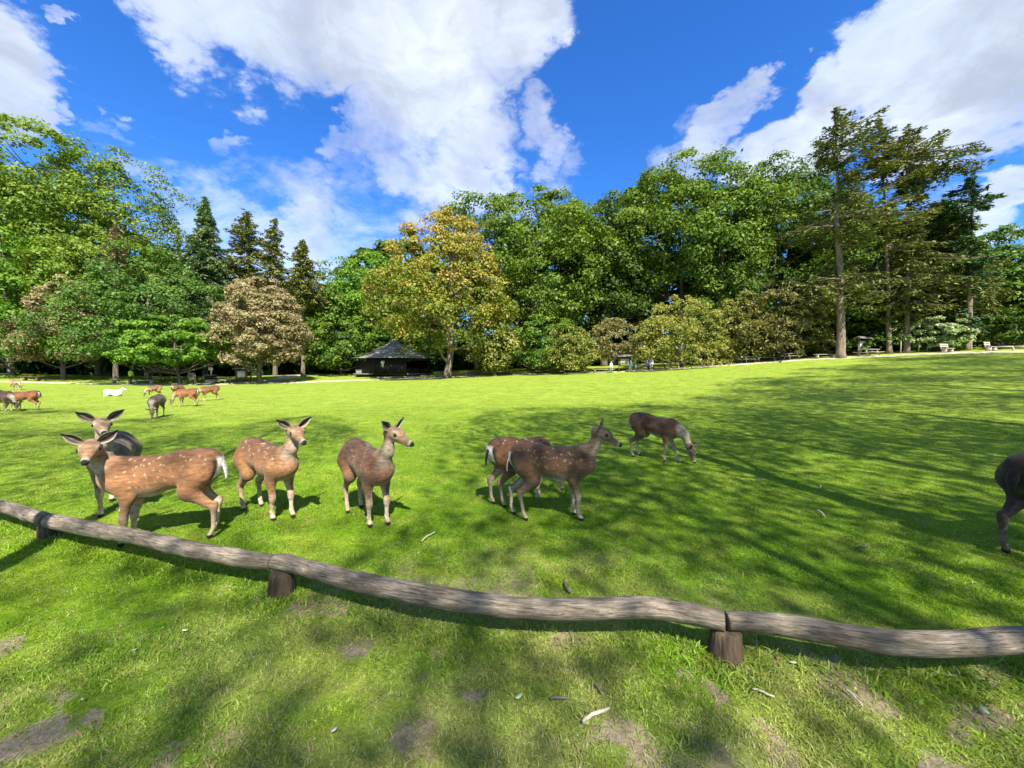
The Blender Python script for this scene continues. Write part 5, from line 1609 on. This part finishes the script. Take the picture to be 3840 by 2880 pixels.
# left rim, in the shade of the low maple
bench(118, 44.5, 'lone bench in the dark gap under the lime', 1.9, WOOD_BROWN, rz=.05)
bench(455, 45.2, 'long backless bench left of the person in yellow', 2.4, WOOD_PALE)
bench(540, 45.3, 'long backless bench right of the person in yellow', 2.4, WOOD_PALE)
picnic(585, 46.6, 'dark picnic table behind the long benches', 2.2, WOOD_BROWN)
picnic(828, 47.6, 'pale picnic table between the kiosk and the red board', 2.3, WOOD_PALE)
board(718, 47.0, 'framed sign with pale surround under the bright maple', WOOD_BROWN, .85, 1.35, PAPER_GREEN, False, panel=(.30, .70))
board(905, 48.6, 'red-sided roofed board by the copper tree', WOOD_RED, 1.15, 1.75, PAPER, True, .35)
x = at(940, 1400, 50)[0]
t = thing('hitching_frame', 'brown wooden frame standing behind the red-sided board', 'frame', (x, 50, gz(x, 50)), .1)
for sx in (-.8, 0, .8): MB().box((sx, 0, .65), (.12, .12, 1.4)).build('post', WOOD_BROWN, t)
for z in (.55, 1.2): MB().box((0, -.09, z), (1.9, .06, .12)).build('rail', WOOD_BROWN, t)
x = at(790, 1400, 47.4)[0]
t = thing('feed_kiosk', 'dark feed dispenser with pale base and post beside the picnic table', 'kiosk', (x, 47.4, gz(x, 47.4)))
MB().box((0, 0, .25), (.9, .7, .5)).build('base', WOOD_PALE, t); MB().box((0, 0, .75), (.95, .75, .5)).build('cabinet', WOOD_TAR, t)
MB().box((0, 0, 1.04), (1.1, .9, .08)).build('lid', WOOD_GREY, t); MB().box((0, .1, 1.55), (.12, .12, 1.0)).build('post', PAPER, t); MB().box((0, .02, 1.8), (.5, .04, .35)).build('plate', PAPER, t)

# right rim
board(2342, 51.5, 'red-posted roofed board with pale poster beside the people', WOOD_RED, 1.5, 2.0, PICT, True, -.1)
bench(2262, 51.6, 'pale long bench left of the red-posted board', 3.0, WOOD_PALE)
bench(2408, 52.0, 'brown bench with backrest right of the red-posted board', 2.4, WOOD_BROWN, True)
bench(2470, 52.2, 'brown low bench beyond the seated person', 2.2, WOOD_BROWN)
bench(2530, 51.0, 'small pale bench at the hawthorn foot', 1.2, WOOD_PALE)
bench(2650, 50.2, 'pale bench right of the wide yellow hawthorn', 1.7, WOOD_PALE)
picnic(2805, 48.6, 'pale picnic table before the narrow drooping hawthorn', 1.5, WOOD_PALE)
bench(2872, 48.4, 'thin pale bench between two picnic tables', 2.6, WOOD_PALE, hgt=.42)
picnic(2966, 46.5, 'pale picnic table at the olive hawthorn foot', 1.5, WOOD_PALE)
bench(3090, 44.2, 'weathered bench left of the thick larch trunk', 2.2, WOOD_PALE)
board(3232, 44.0, 'brown roofed board with white sheet behind the pale table', WOOD_BROWN, 1.15, 1.9, PAPER, True, .2)
picnic(3255, 42.6, 'pale picnic table in front of the brown roofed board', 2.0, WOOD_PALE, .15)
bench(3550, 39.8, 'pale bench with backrest under the flowering tree', 1.4, WOOD_PALE, True, .3)
bench(3712, 38.6, 'pale bench with backrest by the rail fence', 1.0, WOOD_PALE, True, .3)
A_, B_ = at(3735, 1318, 38.6), at(4250, 1316, 33)
t = thing('rail_fence', 'long pale low rail fence at the far right rim', 'fence', (A_[0], A_[1], gz(A_[0], A_[1])))
nn = 7
for i in range(nn):
    p0 = A_ + (B_ - A_) * i / nn; p1 = A_ + (B_ - A_) * (i + 1) / nn
    z0, z1 = gz(p0[0], p0[1]), gz(p1[0], p1[1]); oz = np.array(t.location)
    MB().box((p0[0] - oz[0], p0[1] - oz[1], z0 - oz[2] + .2), (.12, .12, .5)).build('post', WOOD_PALE, t)
    MB().tube([np.array((p0[0], p0[1] - .02, z0 + .42)) - oz, np.array((p1[0], p1[1] - .02, z1 + .42)) - oz], [.065, .06], 8).build('rail', WOOD_PALE, t)
for (px, w) in ((3375, 'thin pale stake just left of the leaning larch'), (3442, 'thin pale stake between the leaning larch and the flowering tree'), (3560 - 85, 'thin grey stake under the flowering tree')):
    x = at(px, 1400, 42.5)[0]
    mb = MB(); mb.tube([(0, 0, -.1), (.01, 0, .8), (0, 0, 1.35), (0, 0, 1.42)], [.05, .045, .042, .01], 7)
    tag(mb.build('stake', WOOD_PALE, None, (x, 42.5, gz(x, 42.5))), w, 'stake')
# kerb logs lying along the path below the pavilion
rng = np.random.default_rng(4)
for i, px in enumerate((1440, 1490, 1545, 1600, 1655, 1712, 1760)):
    az = math.atan((px - 1920) / F); R_ = float(edge_R(az)) + 2.6 + (i % 2) * .25
    x, y = math.sin(az) * R_, math.cos(az) * R_; ln = rng.uniform(1.2, 1.9)
    mb = MB(); mb.tube([(-ln / 2, 0, .10), (-ln / 4, .03, .115), (ln / 4, -.02, .11), (ln / 2, .01, .10)], [.11, .125, .12, .10], 9)
    words = ('at the left end of the row', 'second in the row from the side path', 'third in the row from the side path', 'below the pavilion door', 'left of the maple trunk', 'at the maple trunk foot', 'right of the maple trunk')[i]
    tag(mb.build('edging_log', WOOD_BROWN if i % 2 else WOOD_GREY, None, (x, y, gz(x, y)), True), 'short log edging the path, ' + words, 'log', 'edging logs below the pavilion')
    bpy.context.scene.collection.objects[-1].rotation_euler = (0, 0, -az + rng.normal(0, .04))

# ------------------------------------------------------------------ people
CLOTH, nt, out = new_mat('clothing')
p = nt.nodes.new('ShaderNodeBsdfPrincipled'); p.inputs['Roughness'].default_value = .85
a_ = nt.nodes.new('ShaderNodeAttribute'); a_.attribute_name = 'coat'
nt.links.new(a_.outputs['Color'], p.inputs['Base Color']); nt.links.new(p.outputs[0], out.inputs[0])


def person(label, px, py, heading, top, legs_c, hair=(.06, .04, .025), height=1.7, pose='stand', Y=None, shoes=(.04, .04, .045), fwd=0.0):
    A = np.array
    PR = []
    def add(a, b, ra, rb, k=.04, ys=1.0, g='top'): PR.append((A(a, float), A(b, float), ra, rb, k, ys, g))
    sit = pose == 'sit'
    hz = .50 if sit else .92
    ln = fwd                                        # lean of the trunk
    P = lambda z, y=0.0, x=0.0: (x + ln * max(0, z - hz), y, z)
    add(P(hz), P(hz + .20), .145, .135, .06, 1.15)
    add(P(hz + .20), P(hz + .44), .135, .150, .06, 1.2)
    add(P(hz + .46, -.13), P(hz + .46, .13), .075, .075, .06)
    add(P(hz + .50), P(hz + .60), .052, .050, .03, 1, 'skin')
    hc = A(P(hz + .70)) + A((.02, 0, 0))
    add(hc + A((-.01, 0, .03)), hc + A((.02, 0, -.045)), .098, .075, .03, .88, 'skin')
    add(hc + A((.09, 0, -.01)), hc + A((.105, 0, -.03)), .014, .018, .015, 1, 'skin')                     # nose
    for sg in (1, -1): add(hc + A((0, sg * .082, -.005)), hc + A((-.005, sg * .086, -.03)), .02, .014, .012, 1, 'skin')
    add(hc + A((-.03, 0, .055)), hc + A((-.045, 0, -.03)), .092, .085, .02, .92, 'hair')
    for sg in (1, -1):
        sh = A(P(hz + .46, sg * .19)); el = sh + A((.02 + .1 * (sit or ln > .1), sg * .05, -.27)); wr = el + A((.20 if (sit or ln > .1) else .05, -sg * .02, -.10 if (sit or ln > .1) else -.25))
        add(sh, el, .062, .046, .04); add(el, wr, .045, .033, .03)
        d = unit(wr - el); pm = wr + d * .06
        add(wr, pm, .030, .036, .02, 1, 'skin')
        s_ = unit(np.cross(d, (0, 0, 1)) + 1e-6)
        for j, L_ in enumerate((.065, .078, .072, .055)):
            add(pm + s_ * (j - 1.5) * .018, pm + s_ * (j - 1.5) * .021 + d * L_ + A((.012, 0, -.01)), .0095, .0075, .008, 1, 'skin')
        add(wr + d * .02, wr + d * .065 + s_ * .045, .012, .009, .01, 1, 'skin')
        hp = A((0, sg * .09, hz))
        if sit: kn = A((.42, sg * .12, .50)); an = A((.44, sg * .12, .09))
        else: kn = A((.03 + sg * .06, sg * .10, .50)); an = A((-.02 + sg * .10, sg * .105, .09))
        add(hp, kn, .095, .062, .05, 1, 'leg'); add(kn, an, .060, .042, .04, 1, 'leg')
        add(an + A((-.03, 0, -.04)), an + A((.15, 0, -.055)), .042, .034, .03, 1, 'shoe')
    V, Q = skin(PR, .017)
    D = group_dist(V, PR, ('top', 'skin', 'hair', 'leg', 'shoe'))
    names = list(D); arr = np.stack([D[k] for k in names]); w = np.argmin(arr, 0)
    pal = {'top': top, 'skin': (.42, .26, .19), 'hair': hair, 'leg': legs_c, 'shoe': shoes}
    C = A([pal[k] for k in names])[w] * (.85 + .3 * fbm(V[:, 0] * 14, V[:, 1] * 14, V[:, 2] * 14, 3, 3))[:, None]
    sc = height / 1.72
    if Y is None: loc = gpix(px, py)
    else:
        x = at(px, 1400, Y)[0]; loc = A((x, Y, gz(x, Y)))
    root = thing('person', label, 'person', tuple(loc), math.radians(heading)); root.scale = (sc,) * 3
    me = mesh_np('body', V, Q); fattr(me, 'coat', C, 'FLOAT_COLOR')
    obj('body', me, root, CLOTH, smooth=True)
    for sg in (1, -1): o = obj('eye', EYE_MESH.copy(), root, EYE, tuple(hc + A((.083, sg * .034, .012))), smooth=True); o.scale = (.6,) * 3
    return root


person('person in a bright yellow top and dark trousers standing between the long benches', 490, 1400, 100, (.72, .80, .06), (.03, .03, .035), Y=46.2)
person('person in pale grey clothes standing left of the red-posted board', 2292, 1400, -70, (.48, .50, .52), (.30, .32, .36), Y=51.0, height=1.5)
person('person in a teal top and jeans leaning forward by the red-posted board', 2364, 1400, -40, (.10, .36, .38), (.16, .24, .40), Y=50.3, fwd=.25)
person('child in blue and white clothes beside the person in teal', 2384, 1400, 170, (.55, .60, .70), (.12, .22, .55), Y=50.0, height=1.1)
person('person in a navy coat sitting on the brown bench with backrest', 2426, 1400, -80, (.05, .06, .22), (.05, .06, .16), Y=51.75, pose='sit')
person('person in light trousers and pale top standing beside the seated one', 2443, 1400, -100, (.50, .46, .42), (.46, .44, .42), Y=50.6, height=1.6)

# ------------------------------------------------------------------ crows, sticks, fallen leaves
FEATHER = plain('black_feathers', (.03, .03, .034), .45, .4)


def crow(label, px, Y, heading):
    A = np.array; PR = []
    def add(a, b, ra, rb, k=.02, ys=1.0, g='b'): PR.append((A(a, float), A(b, float), ra, rb, k, ys, g))
    add((-.08, 0, .14), (.08, 0, .17), .055, .062); add((.08, 0, .18), (.13, 0, .25), .05, .036); add((.13, 0, .25), (.15, 0, .255), .036, .03)
    add((.17, 0, .25), (.225, 0, .24), .014, .005, .01); add((-.08, 0, .14), (-.25, 0, .10), .035, .016, .02, 1.6)
    for sg in (1, -1):
        add((.04, sg * .055, .18), (-.16, sg * .04, .12), .028, .010, .02); add((0, sg * .03, .11), (.01, sg * .03, 0.0), .012, .006, .01); add((.01, sg * .03, .004), (.05, sg * .035, .003), .006, .004, .005)
    V, Q = skin(PR, .011)
    x = at(px, 1400, Y)[0]
    o = obj('crow', mesh_np('crow', V, Q), None, FEATHER, (x, Y, gz(x, Y)), True); o.rotation_euler = (0, 0, math.radians(heading))
    o.scale = (1.25,) * 3
    tag(o, label, 'bird', 'crows along the path')


crow('black crow on the path near the mouth of the side path', 962, 43.5, 170)
crow('black crow on the path below the thin pale bench', 2925, 43.0, 20)

STICK = ramp_mat('bleached_stick', [(.30, .25, .18), (.52, .46, .36), (.62, .56, .46)], scale=12, rough=.9, bump=.3)
STICKD = ramp_mat('dark_stick', [(.09, .075, .06), (.20, .17, .14)], scale=12, rough=.9, bump=.3)
STICKS = [((1582, 2040), (1632, 2002), .007, STICK, 'straight pale stick on the grass right of the half-shaded doe'),
          ((2140, 2236), (2116, 2196), .014, STICKD, 'grey stub of wood just behind the log rail'),
          ((2062, 2640), (2142, 2636), .007, STICKD, 'thin grey twig on the worn grass before the rail'),
          ((2184, 2728), (2286, 2676), .009, STICK, 'curved bleached stick on the worn grass before the rail'),
          ((2230, 2582), (2258, 2622), .007, STICKD, 'short dark twig above the bleached stick'),
          ((3076, 1826), (3070, 1838), .008, STICK, 'small white curl of bark in the shaded meadow'),
          ((3064, 1922), (3092, 1946), .010, STICK, 'bent pale twig in the shaded meadow'),
          ((3214, 2066), (3262, 2058), .010, STICKD, 'short thick twig in the shaded grass behind the rail'),
          ((2820, 2600), (2905, 2630), .005, STICK, 'thin dry stem on the grass before the right-hand log'),
          ((3170, 2600), (3235, 2665), .005, STICK, 'thin dry stem lying across the bare soil patch')]
rng = np.random.default_rng(12)
for (a, b, r, m, lab) in STICKS:
    A1, B1 = gpix(*a), gpix(*b); o3 = (A1 + B1) / 2
    d = B1 - A1; nrm = np.array((-d[1], d[0], 0))
    pts = [A1 - o3, A1 - o3 + d * .33 + nrm * .06, A1 - o3 + d * .7 + nrm * .03, B1 - o3]
    pts = smooth_path(pts, 9); pts[:, 2] += .018 + r + rng.normal(0, .002, 9)
    mb = MB(); mb.tube(pts, np.interp(np.linspace(0, 1, 9), [0, .1, .5, .9, 1], [r * .7, r, r * .95, r * .8, r * .5]), 7)
    tag(mb.build('stick', m, None, tuple(o3), True), lab, 'stick')

LEAFG = plain('fallen_leaf_green', (.30, .46, .22), .5); LEAFP = plain('fallen_leaf_pale', (.55, .52, .42), .6); LEAFB = plain('fallen_leaf_brown', (.16, .10, .06), .6)
LEAVES = [((3690, 2682), .045, LEAFG, 'pale green fallen leaf on the bare soil at the right'), ((2970, 2500), .035, LEAFG, 'round green leaf under the right-hand log'), ((2915, 2482), .035, LEAFB, 'dark fallen leaf beside the right-hand stump'),
          ((695, 2378), .03, LEAFP, 'curled pale leaf on the shaded grass before the rail'), ((505, 2452), .018, LEAFP, 'tiny pale petal on the shaded grass'), ((1945, 2630), .04, LEAFG, 'light green leaf on the worn grass'),
          ((1255, 2755), .03, LEAFP, 'pale leaf scrap on the worn grass at the front'), ((310, 2640), .02, LEAFP, 'white petal beside the bare soil patch')]
for (p_, s_, m, lab) in LEAVES:
    s_ *= .6
    g = gpix(*p_); a = rng.random() * 6.28
    sh = [(-1, 0, .1), (-.5, .42, .0), (.2, .5, .08), (.8, .28, .2), (1.1, 0, .32), (.8, -.28, .16), (.2, -.5, .05), (-.5, -.42, 0)]
    R3 = np.array(Matrix.Rotation(a, 3, 'Z')); V = (np.array(sh) * s_) @ R3.T
    V = np.concatenate([V, V - np.array((0, 0, .002)), [[0, 0, .3 * s_ * .3]], [[0, 0, .3 * s_ * .3 - .002]]])
    mb = MB(); mb.add(V, [(16, i, (i + 1) % 8) for i in range(8)] + [(17, 8 + (i + 1) % 8, 8 + i) for i in range(8)] + [(i, 8 + i, 8 + (i + 1) % 8, (i + 1) % 8) for i in range(8)])
    tag(mb.build('fallen_leaf', m, None, (g[0], g[1], g[2] + .026)), lab, 'leaf')
